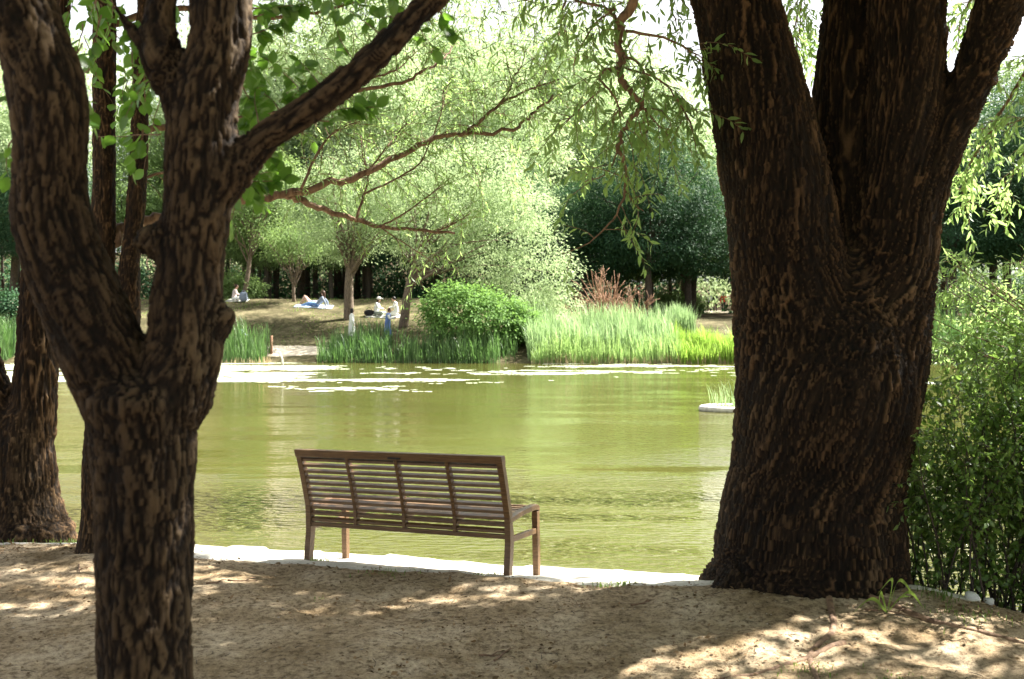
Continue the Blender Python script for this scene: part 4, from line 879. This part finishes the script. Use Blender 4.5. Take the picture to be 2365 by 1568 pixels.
for i, t_ in enumerate(spec): pr, px, D, s, lab = t_[:5]; copy_tree(pr, X_(px, D), D, s, i * 2.399, lab, None, t_[5] if len(t_) > 5 else None)
# far-off wood as one mass
def wood():
    bl = []
    for k in range(170):
        D = R.uniform(86, 130); px = R.uniform(-700, 3000); x = X_(px, D); top = np.interp(px, [-700, 1200, 1600, 1900, 3000], [60, 60, 190, 330, 330]) + R.uniform(-20, 90)
        zt = CZ + (HY - top) / F * D; z0 = gz(x, D)
        for q_ in range(3): r_ = R.uniform(2.6, 4.6); bl.append((x + R.normal(0, 1.5), D + R.normal(0, 1.5), z0 + (zt - z0) * (.3 + .33 * q_) - r_ * .5, r_, r_, r_))
    cm, _ = crown_leaves('woodland', bl, 7500, 28, .42, M['far_pale'], 301, cr=.9); link('woodland', cm, label='distant wood closing the view behind the far trees', cat='woodland', kind='stuff')
    mb = MB()
    for k in range(46):
        px = R.uniform(480, 1600) if k < 32 else R.choice([R.uniform(-100, 300), R.uniform(2100, 2500)]); D = R.uniform(69, 84); x = X_(px, D); z = gz(x, D); r_ = R.uniform(.12, .26)
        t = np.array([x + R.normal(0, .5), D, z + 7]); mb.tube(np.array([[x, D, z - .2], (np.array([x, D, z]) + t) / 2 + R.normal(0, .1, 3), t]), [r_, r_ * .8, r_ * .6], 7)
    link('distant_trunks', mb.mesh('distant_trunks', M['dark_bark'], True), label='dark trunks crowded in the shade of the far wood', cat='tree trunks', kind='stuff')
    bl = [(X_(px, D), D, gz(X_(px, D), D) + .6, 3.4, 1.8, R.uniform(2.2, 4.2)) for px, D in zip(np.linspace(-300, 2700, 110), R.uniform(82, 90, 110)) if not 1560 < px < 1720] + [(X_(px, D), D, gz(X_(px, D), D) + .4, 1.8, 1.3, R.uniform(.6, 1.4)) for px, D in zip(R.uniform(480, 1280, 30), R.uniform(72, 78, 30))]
    cm, _ = crown_leaves('undergrowth', bl, 3800, 26, .34, M['far_dark'], 305, cr=.7); link('undergrowth', cm, label='dark undergrowth added to deepen the shade beneath the far wood', cat='undergrowth', kind='stuff')  # dark leaf mass put in so gaps between the trunks read as shade
wood()
# shrubs
def shrub(px, py, D, w, h, mat, seed, label, n=260, L=.16, per=34, name='shrub', asp=.6):
    x = X_(px, D); z = gz(x, D); r = tag(empty(name, (x, D, z)), label, 'shrub')
    cm, cl = crown_leaves('foliage', [(0, 0, h * .48, w / 2, w * .4, h * .5), (-w * .2, 0, h * .65, w * .28, w * .25, h * .33), (w * .22, -.1, h * .4, w * .3, w * .25, h * .4)], n, per, L, M[mat], seed, cr=.26, aspect=asp, shell=.5); link('foliage', cm, r, False)
    mb = MB(); 
    for q_ in cl[::max(1, n // 14)]: mb.tube(smooth_path(np.array([[R.normal(0, .1), 0, -.1], q_ * .5 + [0, 0, .2], q_]), 4), np.linspace(.035, .01, 9), 5)
    link('stems', mb.mesh('stems', M['far_bark'], True), r, False); return r
shrub(1085, 800, 51.2, 4.9, 3.1, 'far_shrub', 401, 'large rounded shrub with broad leaves on the far shore', 330)
shrub(1195, 790, 51.5, 1.8, 2.2, 'far_shrub', 402, 'smaller shrub between the rounded shrub and tall reeds', 110, .14)
shrub(20, 760, 54, 2.6, 2.2, 'far_dark', 403, 'dark shrub above the reeds at the left frame edge', 150)
shrub(1600, 730, 84, 1.6, 1.6, 'far_mid', 404, 'low green shrub left of the walkers', 120)
shrub(550, 705, 66, 3.0, 1.8, 'far_mid', 405, 'low shrub behind the sitters at the left ridge', 130)
shrub(1540, 728, 72, 3.0, 1.6, 'far_mid', 406, 'low shrub left of the far tree pair', 120)
shrub(1250, 740, 58, 2.0, 1.6, 'far_pale', 407, 'pale low shrub under the drooping crown', 90)
# bare reddish shrubs
def bare(px, D, h, w, n, lab):
    x = X_(px, D); z = gz(x, D); r = tag(empty('bare_shrub', (x, D, z)), lab, 'shrub', 'bare reddish shrubs on the far bank'); mb = MB()
    for k in range(n):
        p = np.array([R.normal(0, .18), R.normal(0, .15), -.1]); d = unit(np.array([R.normal(0, w), R.normal(0, w * .7), 1])); pts = [p.copy()]; m = 7; H = h * R.uniform(.55, 1)
        for i in range(m): d = unit(d + R.normal(size=3) * .13); p = p + d * H / m; pts.append(p.copy())
        mb.tube(np.array(pts), np.linspace(.030, .009, m + 1), 4)
        for q_ in range(4):
            c = pts[R.integers(2, m)]; e = c + unit(d + R.normal(size=3) * .7) * R.uniform(.25, .7); mb.tube(np.array([c, (c + e) / 2 + R.normal(0, .04, 3), e]), [.014, .01, .006], 3)
    link('stems', mb.mesh('stems', M['dry_twig'], True), r, False)
bare(1400, 56, 3.5, .2, 40, 'tallest bare reddish shrub behind the tall reeds'); bare(1347, 57, 2.3, .35, 26, 'bare brown shrub left of the tallest bare shrub'); bare(1460, 58, 2.2, .4, 30, 'bare low shrub right of the tallest bare shrub'); bare(1597, 76, 1.7, .3, 10, 'small orange bare sapling left of the walkers')
for (px, D, h, r_, ln_, lab) in [(1576, 63, 9, .24, .3, 'tall dark trunk standing right of the reeds'), (1495, 64, 8, .16, .1, 'thin dark trunk behind the middle reeds'), (1385, 60, 9, .2, -.2, 'dark trunk behind the bare reddish shrub'), (1600, 70, 8, .2, .4, 'dark trunk leaning beside the tall dark trunk')]:
    pass
# ------------------------------------------------------------------ reeds
def reedbed(px0, px1, s0, s1, n, h0, h1, w, mat, label, lean=.2, clumpf=.5, seed=1, name='reeds', dens=None, thr=-.4):
    D = 50; x = R.uniform(X_(px0, D), X_(px1, D), n); s = R.uniform(s0, s1, n); y = far_shore(x) + s
    keep = fbm(np.stack([x * clumpf, y * clumpf], -1), 3, seed) > thr + R.normal(0, .12, n); x, y, s = x[keep], y[keep], s[keep]
    z = np.maximum(terrain(x, y), WZ - .1) - .03; H = (h0 + (h1 - h0) * R.random(len(x)) ** 1.4) * (1 + .75 * fbm(np.stack([x * 1.1, y * 1.1], -1), 3, seed + 3))
    return tag(blades(name, np.stack([x, y, z], 1), H, w, M[mat], lean=lean, bend=.35), label, 'reeds', None, 'stuff')
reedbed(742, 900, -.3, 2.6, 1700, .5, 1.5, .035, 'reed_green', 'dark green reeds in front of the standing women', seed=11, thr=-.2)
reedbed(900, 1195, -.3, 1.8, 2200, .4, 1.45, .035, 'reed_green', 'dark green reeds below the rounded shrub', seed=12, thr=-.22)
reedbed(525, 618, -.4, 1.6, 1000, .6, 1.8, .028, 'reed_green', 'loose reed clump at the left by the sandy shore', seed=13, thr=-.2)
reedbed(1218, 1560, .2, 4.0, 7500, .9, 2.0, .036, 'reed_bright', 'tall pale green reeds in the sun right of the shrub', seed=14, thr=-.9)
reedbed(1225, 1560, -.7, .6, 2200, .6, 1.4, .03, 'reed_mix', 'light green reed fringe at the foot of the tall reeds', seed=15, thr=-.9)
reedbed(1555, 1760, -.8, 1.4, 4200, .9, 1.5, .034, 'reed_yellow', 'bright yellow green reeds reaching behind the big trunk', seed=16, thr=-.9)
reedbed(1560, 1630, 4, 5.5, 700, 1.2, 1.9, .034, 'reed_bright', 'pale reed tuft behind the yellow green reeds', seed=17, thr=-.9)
reedbed(-60, 48, -.3, 2, 1300, 1.2, 2.0, .034, 'reed_green', 'green reeds at the left frame edge', seed=18)
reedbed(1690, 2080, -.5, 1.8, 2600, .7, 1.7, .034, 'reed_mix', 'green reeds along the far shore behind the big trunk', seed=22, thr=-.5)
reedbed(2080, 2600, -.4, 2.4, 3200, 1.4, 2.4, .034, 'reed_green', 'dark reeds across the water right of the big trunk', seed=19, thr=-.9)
reedbed(1225, 1700, -.9, -.1, 700, .25, .6, .03, 'reed_dry', 'dry straw stubble at the waterline of the reeds', seed=20, lean=.4, thr=-.9, name='dry_reeds')
reedbed(520, 640, -.6, -.1, 200, .2, .5, .03, 'reed_dry', 'dry stubble in the water below the left reed clump', seed=21, lean=.2, thr=-.9, name='dry_reeds')
# short turf on the slope
n = 9000; x = R.uniform(-34, -3, n); y = R.uniform(51, 66, n); keep = fbm(np.stack([x * .5, y * .5], -1), 3, 81) > .0; x, y = x[keep], y[keep]
tag(blades('turf', np.stack([x, y, terrain(x, y) - .01], 1), R.uniform(.04, .12, len(x)), .03, M['grass'], lean=.6), 'thin dry turf growing on the far slope', 'grass', None, 'stuff')
# rocks on the far shore
for (px, D, s, lab) in [(1553, 53, (1.0, .6, .5), 'pale boulder in a gap of the far reeds'), (1262, 50.3, (.9, .5, .35), 'pale flat rock between shrub and tall reeds'), (1297, 57, (1.2, .8, .7), 'grey rock under the drooping pale crown')]:
    x = X_(px, D); v, f3, f4 = rock_geo((0, 0, 0), s, int(px), 12, .2); o = link('boulder', mesh_np('boulder', v, [f3, f4], M['stone'], True), label=lab, cat='boulder'); o.location = (x, D, gz(x, D) + s[2] * .25)
# stick and post in the water
mb = MB(); p = P(654, 843, 46.5); mb.tube(np.array([[p[0], p[1], WZ - .3], [p[0] - .05, p[1], WZ + .3], [p[0] - .18, p[1], WZ + .62]]), [.05, .045, .03], 7)
link('driftwood', mb.mesh('driftwood', plain('bleached_wood', (.5, .47, .42)), True), label='bleached stick poking out of the far water', cat='stick')
mb = MB(); x = X_(626, 50.4); z = gz(x, 50.4); mb.tube(np.array([[x, 50.4, z - .2], [x + .02, 50.4, z + .9]]), [.07, .06], 8); link('wooden_post', mb.mesh('wooden_post', M['dry_twig']), label='brown wooden post beside the left reed clump', cat='post')
# floating planter
fp = P(1700, 947, 25.0); fl = tag(empty('floating_planter', (fp[0], 25.0, WZ)), 'round floating planter of pale foam with reeds beside the big trunk', 'planter')
mb = MB(); a = np.linspace(0, 2 * math.pi, 33); rim = np.stack([.82 * np.cos(a), .5 * np.sin(a), .05 + 0 * a], 1); mb.tube(rim, .075, 8); link('rim', mb.mesh('rim', plain('weathered_foam', (.62, .6, .55), .9, .2, .3, 9), True), fl, False)
mb = MB(); mb.sphere((0, 0, .0), (.76, .45, .07), 20); link('mat', mb.mesh('mat', plain('planter_soil', (.12, .1, .06), .9), True), fl, False)
n = 120; a = R.uniform(0, 6.28, n); q_ = np.sqrt(R.random(n)) * .4; blades('reeds', np.stack([q_ * np.cos(a) * 1.3 - .1, q_ * np.sin(a), 0 * a + .04], 1), R.uniform(.25, .75, n), .014, M['reed_bright'], fl, lean=.3, kind='stuff').location = (0, 0, 0)

# ------------------------------------------------------------------ people
SKIN = plain('skin', (.52, .33, .24), .6); HAIR = plain('hair', (.012, .01, .009), .5); HAIRB = plain('brown_hair', (.06, .03, .02), .5); EYE = plain('eye', (.02, .015, .01), .3)
def caps(mb, a, b, ra, rb):
    a = np.array(a, float); b = np.array(b, float); t = np.linspace(0, 1, 3)[:, None]; mb.tube(a + (b - a) * t, ra + (rb - ra) * t[:, 0], 10); mb.sphere(a, ra, 10); mb.sphere(b, rb, 10)
POSE = {
 'stand': dict(hip=(0, 0, .9), chest=(0, 0, 1.28), neck=(.01, 0, 1.42), head=(.03, 0, 1.55), el=[(-.02, .23, 1.1), (.02, -.23, 1.1)], wr=[(.05, .24, .86), (.12, -.22, .88)], kn=[(.03, .1, .49), (.0, -.1, .49)], an=[(.0, .1, .08), (-.06, -.1, .08)]),
 'reach': dict(hip=(0, 0, .9), chest=(.03, 0, 1.27), neck=(.06, 0, 1.41), head=(.1, 0, 1.53), el=[(.12, .2, 1.12), (.16, -.2, 1.12)], wr=[(.34, .14, 1.14), (.36, -.12, 1.18)], kn=[(.05, .1, .49), (-.02, -.1, .49)], an=[(.0, .1, .08), (-.12, -.1, .08)]),
 'cross': dict(hip=(0, 0, .12), chest=(.06, 0, .5), neck=(.11, 0, .63), head=(.15, 0, .76), el=[(.16, .24, .36), (.18, -.24, .36)], wr=[(.36, .14, .3), (.38, -.12, .32)], kn=[(.36, .34, .14), (.36, -.34, .14)], an=[(.2, -.08, .07), (.26, .1, .07)]),
 'kneel': dict(hip=(0, 0, .24), chest=(.07, 0, .62), neck=(.12, 0, .75), head=(.17, 0, .88), el=[(.16, .22, .48), (.2, -.22, .48)], wr=[(.36, .12, .42), (.4, -.12, .42)], kn=[(.38, .12, .1), (.38, -.12, .1)], an=[(-.04, .14, .07), (-.04, -.14, .07)]),
 'recline': dict(hip=(0, 0, .14), chest=(-.26, 0, .42), neck=(-.3, 0, .56), head=(-.29, 0, .7), el=[(-.45, .2, .26), (-.45, -.2, .26)], wr=[(-.5, .2, .05), (-.5, -.2, .05)], kn=[(.44, .1, .2), (.42, -.1, .16)], an=[(.84, .1, .07), (.84, -.1, .07)]),
 'lie': dict(hip=(0, 0, .12), chest=(-.4, 0, .13), neck=(-.54, 0, .14), head=(-.67, 0, .16), el=[(-.3, .26, .1), (-.3, -.26, .1)], wr=[(-.06, .26, .1), (-.06, -.26, .1)], kn=[(.32, .1, .5), (.36, -.1, .46)], an=[(.62, .1, .07), (.66, -.1, .07)]),
}
def person(x, y, rz, pose, label, top, bottom=None, dress=None, hair='long', hairm=None, cap=None, s=1.0, dz=0):
    J = POSE[pose]; z = gz(x, y) + dz; r = tag(empty('person', (x, y, z)), label, 'person'); r.rotation_euler = (0, 0, rz); r.scale = (s, s, s)
    A = {k: np.array(v, float) for k, v in J.items()}; up = unit(A['chest'] - A['hip']); hd = A['head']; nk = A['neck']
    sh = [A['chest'] + np.array([0, .16, 0]) + up * .06, A['chest'] + np.array([0, -.16, 0]) + up * .06]; hp = [A['hip'] + np.array([0, .09, 0]), A['hip'] + np.array([0, -.09, 0])]
    def torso(mb, e):
        for sg in (-1, 1):
            caps(mb, A['hip'] + [0, .07 * sg, 0], A['chest'] + [0, .075 * sg, 0], .095 + e, .1 + e)
        for i in (0, 1): caps(mb, A['chest'] + up * .03, sh[i], .08 + e, .055 + e)
    def arm(mb, i, e, full=True):
        caps(mb, sh[i], A['el'][i], .047 + e, .037 + e)
        if full: caps(mb, A['el'][i], A['wr'][i], .036 + e, .025 + e)
    def legs(mb, e, full=True):
        for i in (0, 1):
            caps(mb, hp[i], A['kn'][i], .08 + e, .052 + e)
            if full: caps(mb, A['kn'][i], A['an'][i], .05 + e, .034 + e)
    mb = MB(); torso(mb, 0); legs(mb, 0); caps(mb, A['chest'] + up * .08, nk + (hd - nk) * .3, .05, .045); mb.sphere(hd, (.088, .072, .108), 12); mb.sphere(hd + [.02, 0, -.05], (.06, .052, .06), 10)
    fdir = np.array([1, 0, 0]); mb.sphere(hd + [.09, 0, -.005], (.018, .011, .02), 8); mb.sphere(hd + [.082, 0, -.05], (.012, .02, .008), 8)
    for i in (0, 1):
        sg = 1 if i == 0 else -1; arm(mb, i, 0); mb.sphere(hd + [0, .073 * sg, -.005], (.016, .01, .026), 8)
        w = A['wr'][i]; d = unit(w - A['el'][i]); si = unit(np.cross(d, [0, 0, 1.0]) if abs(d[2]) < .9 else np.array([0, 1.0, 0])); c = w + d * .06; caps(mb, w, c, .026, .03)
        for f in range(4): a0 = c + si * (f - 1.5) * .018; caps(mb, a0, a0 + d * (.065 + .012 * (f in (1, 2))) + [0, 0, -.012], .0095, .008)
        caps(mb, w + d * .02, w + d * .055 + si * .045, .011, .009)
        an = A['an'][i]; ft = np.array([.13, 0, -.035]) if pose in ('stand', 'reach', 'lie', 'recline') else np.array([-.08, .06 * sg, -.02]); caps(mb, an, an + ft, .035, .028)
    V, N, Fq = fuse(mb, .014, 1); link('body', mesh_np('body', V, Fq, SKIN, True), r, False)
    mb = MB()
    for sg in (-1, 1): mb.sphere(hd + [.083, .03 * sg, .012], (.008, .012, .007), 6)
    link('eyes', mb.mesh('eyes', EYE), r, False)
    mb = MB(); mb.sphere(hd + [-.018, 0, .022], (.102, .088, .112), 12)
    if hair == 'long': caps(mb, hd + [-.05, 0, 0], hd + np.array([-.07, 0, -.26]), .075, .06)
    if hair == 'bob': caps(mb, hd + [-.03, .03, -.02], hd + np.array([-.03, .03, -.09]), .075, .07); caps(mb, hd + [-.03, -.03, -.02], hd + np.array([-.03, -.03, -.09]), .075, .07)
    V, N, Fq = fuse(mb, .02, 1); m = (V[:, 0] > hd[0] + .062) & (V[:, 2] < hd[2] + .06); V[m, 0] = hd[0] + .03 ; link('hair', mesh_np('hair', V, Fq, hairm or HAIR, True), r, False)
    mb = MB(); torso(mb, .016); arm(mb, 0, .014); arm(mb, 1, .014); V, N, Fq = fuse(mb, .02, 1); link('shirt', mesh_np('shirt', V, Fq, top, True), r, False)
    if dress is not None:
        mb = MB(); h = A['hip']; k = (A['kn'][0] + A['kn'][1]) / 2; caps(mb, h + [0, .06, .15], h + [0, -.06, .15], .125, .125); 
        for t in np.linspace(0, 1, 7): c = h * (1 - t) + np.array([k[0], k[1], .3]) * t; mb.sphere(c, (.15 + .06 * t, .18 + .06 * t, .14), 14)
        if dress[1]: torso(mb, .026)
        V, N, Fq = fuse(mb, .02, 3); link('dress', mesh_np('dress', V, Fq, dress[0], True), r, False)
    if bottom is not None:
        mb = MB(); legs(mb, .018); caps(mb, hp[0], hp[1], .105, .105); V, N, Fq = fuse(mb, .02, 1); link('trousers', mesh_np('trousers', V, Fq, bottom, True), r, False)
    if cap is not None:
        mb = MB(); mb.sphere(hd + [-.01, 0, .055], (.115, .1, .085), 14); mb.box(hd + [.12, 0, .05], (.11, .13, .014)); link('cap', mb.mesh('cap', cap, True), r, False)
    return r
W_ = plain('white_cloth', (.72, .73, .70), .9, .2, .06, 20); PB = plain('pale_blue_cloth', (.42, .5, .62), .9, .2, .08, 20); DB = plain('denim', (.12, .22, .42), .9, .2, .15, 40); GB = plain('grey_blue_cloth', (.22, .26, .34), .9, .2, .2, 30)
BK = plain('black_cloth', (.02, .02, .022), .9); GR = plain('grey_green_cloth', (.28, .32, .28), .9); RD = plain('red_cloth', (.6, .05, .04), .8, .2, .15, 12); BLU = plain('blue_dress', (.13, .2, .45), .9, .2, .12, 20); PK = plain('pale_pink_cloth', (.6, .5, .48), .9)
def plaid():
    m, nt, b = newmat('plaid_cloth'); g = NT(nt); t = g.n('TexCoord'); c = g.n('TexChecker', i_Scale=9.0); c.inputs[1].default_value = (.16, .2, .34, 1); c.inputs[2].default_value = (.42, .4, .42, 1)
    g.l(t.outputs['Object'], c.inputs[0]); g.l(c.outputs[0], b.inputs['Base Color']); b.inputs['Roughness'].default_value = .9; return m
PL = plaid(); MT = plain('mat_cloth', (.42, .42, .38), .9, .2, .1, 10)
def at(px, D): return X_(px, D), D
person(*at(812, 53), .15, 'stand', 'woman in a long white dress with black bob standing in the reeds', W_, dress=(W_, True), hair='bob')
person(*at(895, 53), -.1, 'reach', 'person in a blue pinafore over white sleeves walking right by the reeds', W_, dress=(BLU, True), hair='short', hairm=HAIRB)
person(*at(868, 58.2), -.1, 'cross', 'person in pale shirt and white cap sitting cross-legged on the mat', W_, GR, hair='long', hairm=HAIRB, cap=W_, s=1.15)
person(*at(916, 58.2), math.pi + .1, 'kneel', 'person in white shirt with black hair kneeling on the mat, facing left', W_, W_, hair='short', s=1.05)
person(*at(733, 61.3), math.pi - .15, 'recline', 'person in grey top and jeans leaning back on the blue mat', GB, DB, hair='long', hairm=HAIRB, s=1.15)
person(*at(716, 62.0), math.pi - .5, 'lie', 'person lying with raised bare knees on the blue mat', PB, hair='short', s=1.05)
person(*at(540, 63.5), .1, 'cross', 'person in pale pink shirt sitting beneath the thin leaning tree', PK, W_, hair='short', hairm=HAIRB, s=1.1)
person(*at(553, 52.6), .3, 'kneel', 'person in pale blue shirt with brown ponytail crouching left of the reeds', PB, GB, hair='long', hairm=HAIRB)
person(*at(1637, 92), 1.6, 'stand', 'walker in blue and grey plaid shirt, leftmost of the three', PL, BK, hair='short')
person(*at(1651, 94), 1.5, 'stand', 'walker in black clothes, middle of the three', BK, BK, hair='short')
person(*at(1670, 92), 1.4, 'stand', 'walker in a red jacket and grey cap, rightmost of the three', RD, BK, hair='short', cap=GR)
person(*at(1551, 84), 1.2, 'stand', 'walker in white shirt partly hidden by a dark trunk', W_, GR, hair='short')
# mats and bags
def mat_(px, D, w, d, c, label):
    x = X_(px, D); xx = np.linspace(x - w / 2, x + w / 2, 12); yy = np.linspace(D - d / 2, D + d / 2, 8); A, Bm = np.meshgrid(xx, yy); Z = terrain(A, Bm) + .035 + .012 * vnoise(np.stack([A * 4, Bm * 4], -1), 3); i = (np.arange(7)[:, None] * 12 + np.arange(11)[None]).ravel()
    o = link('picnic_mat', mesh_np('picnic_mat', np.stack([A, Bm, Z], -1).reshape(-1, 3), np.stack([i, i + 1, i + 13, i + 12], 1), c, True), label=label, cat='mat'); m = o.modifiers.new('thick', 'SOLIDIFY'); m.thickness = .012
mat_(885, 58.0, 1.9, .8, MT, 'white picnic mat under the seated pair'); mat_(724, 61.4, 2.2, 1.0, PB, 'pale blue picnic mat under the reclining pair'); mat_(548, 63.4, 1.3, .8, MT, 'white picnic mat beneath the thin leaning tree')
def bag(px, D, s, m, label):
    x = X_(px, D); v, f3, f4 = rock_geo((0, 0, s[2] * .45), s, int(px), 12, .08); r = tag(empty('bag', (x, D, gz(x, D) + .04)), label, 'bag'); link('body', mesh_np('body', v, [f3, f4], m, True), r, False)
    mb = MB(); a = np.linspace(0, math.pi, 8); mb.tube(np.stack([np.cos(a) * s[0] * .25, 0 * a, s[2] * .85 + np.sin(a) * .14], 1), .015, 6); link('strap', mb.mesh('strap', m, True), r, False)
bag(852, 58.0, (.55, .35, .32), BK, 'black bag left of the person in white cap'); bag(562, 63.0, (.5, .35, .6), GB, 'dark blue backpack right of the sitter in pink')
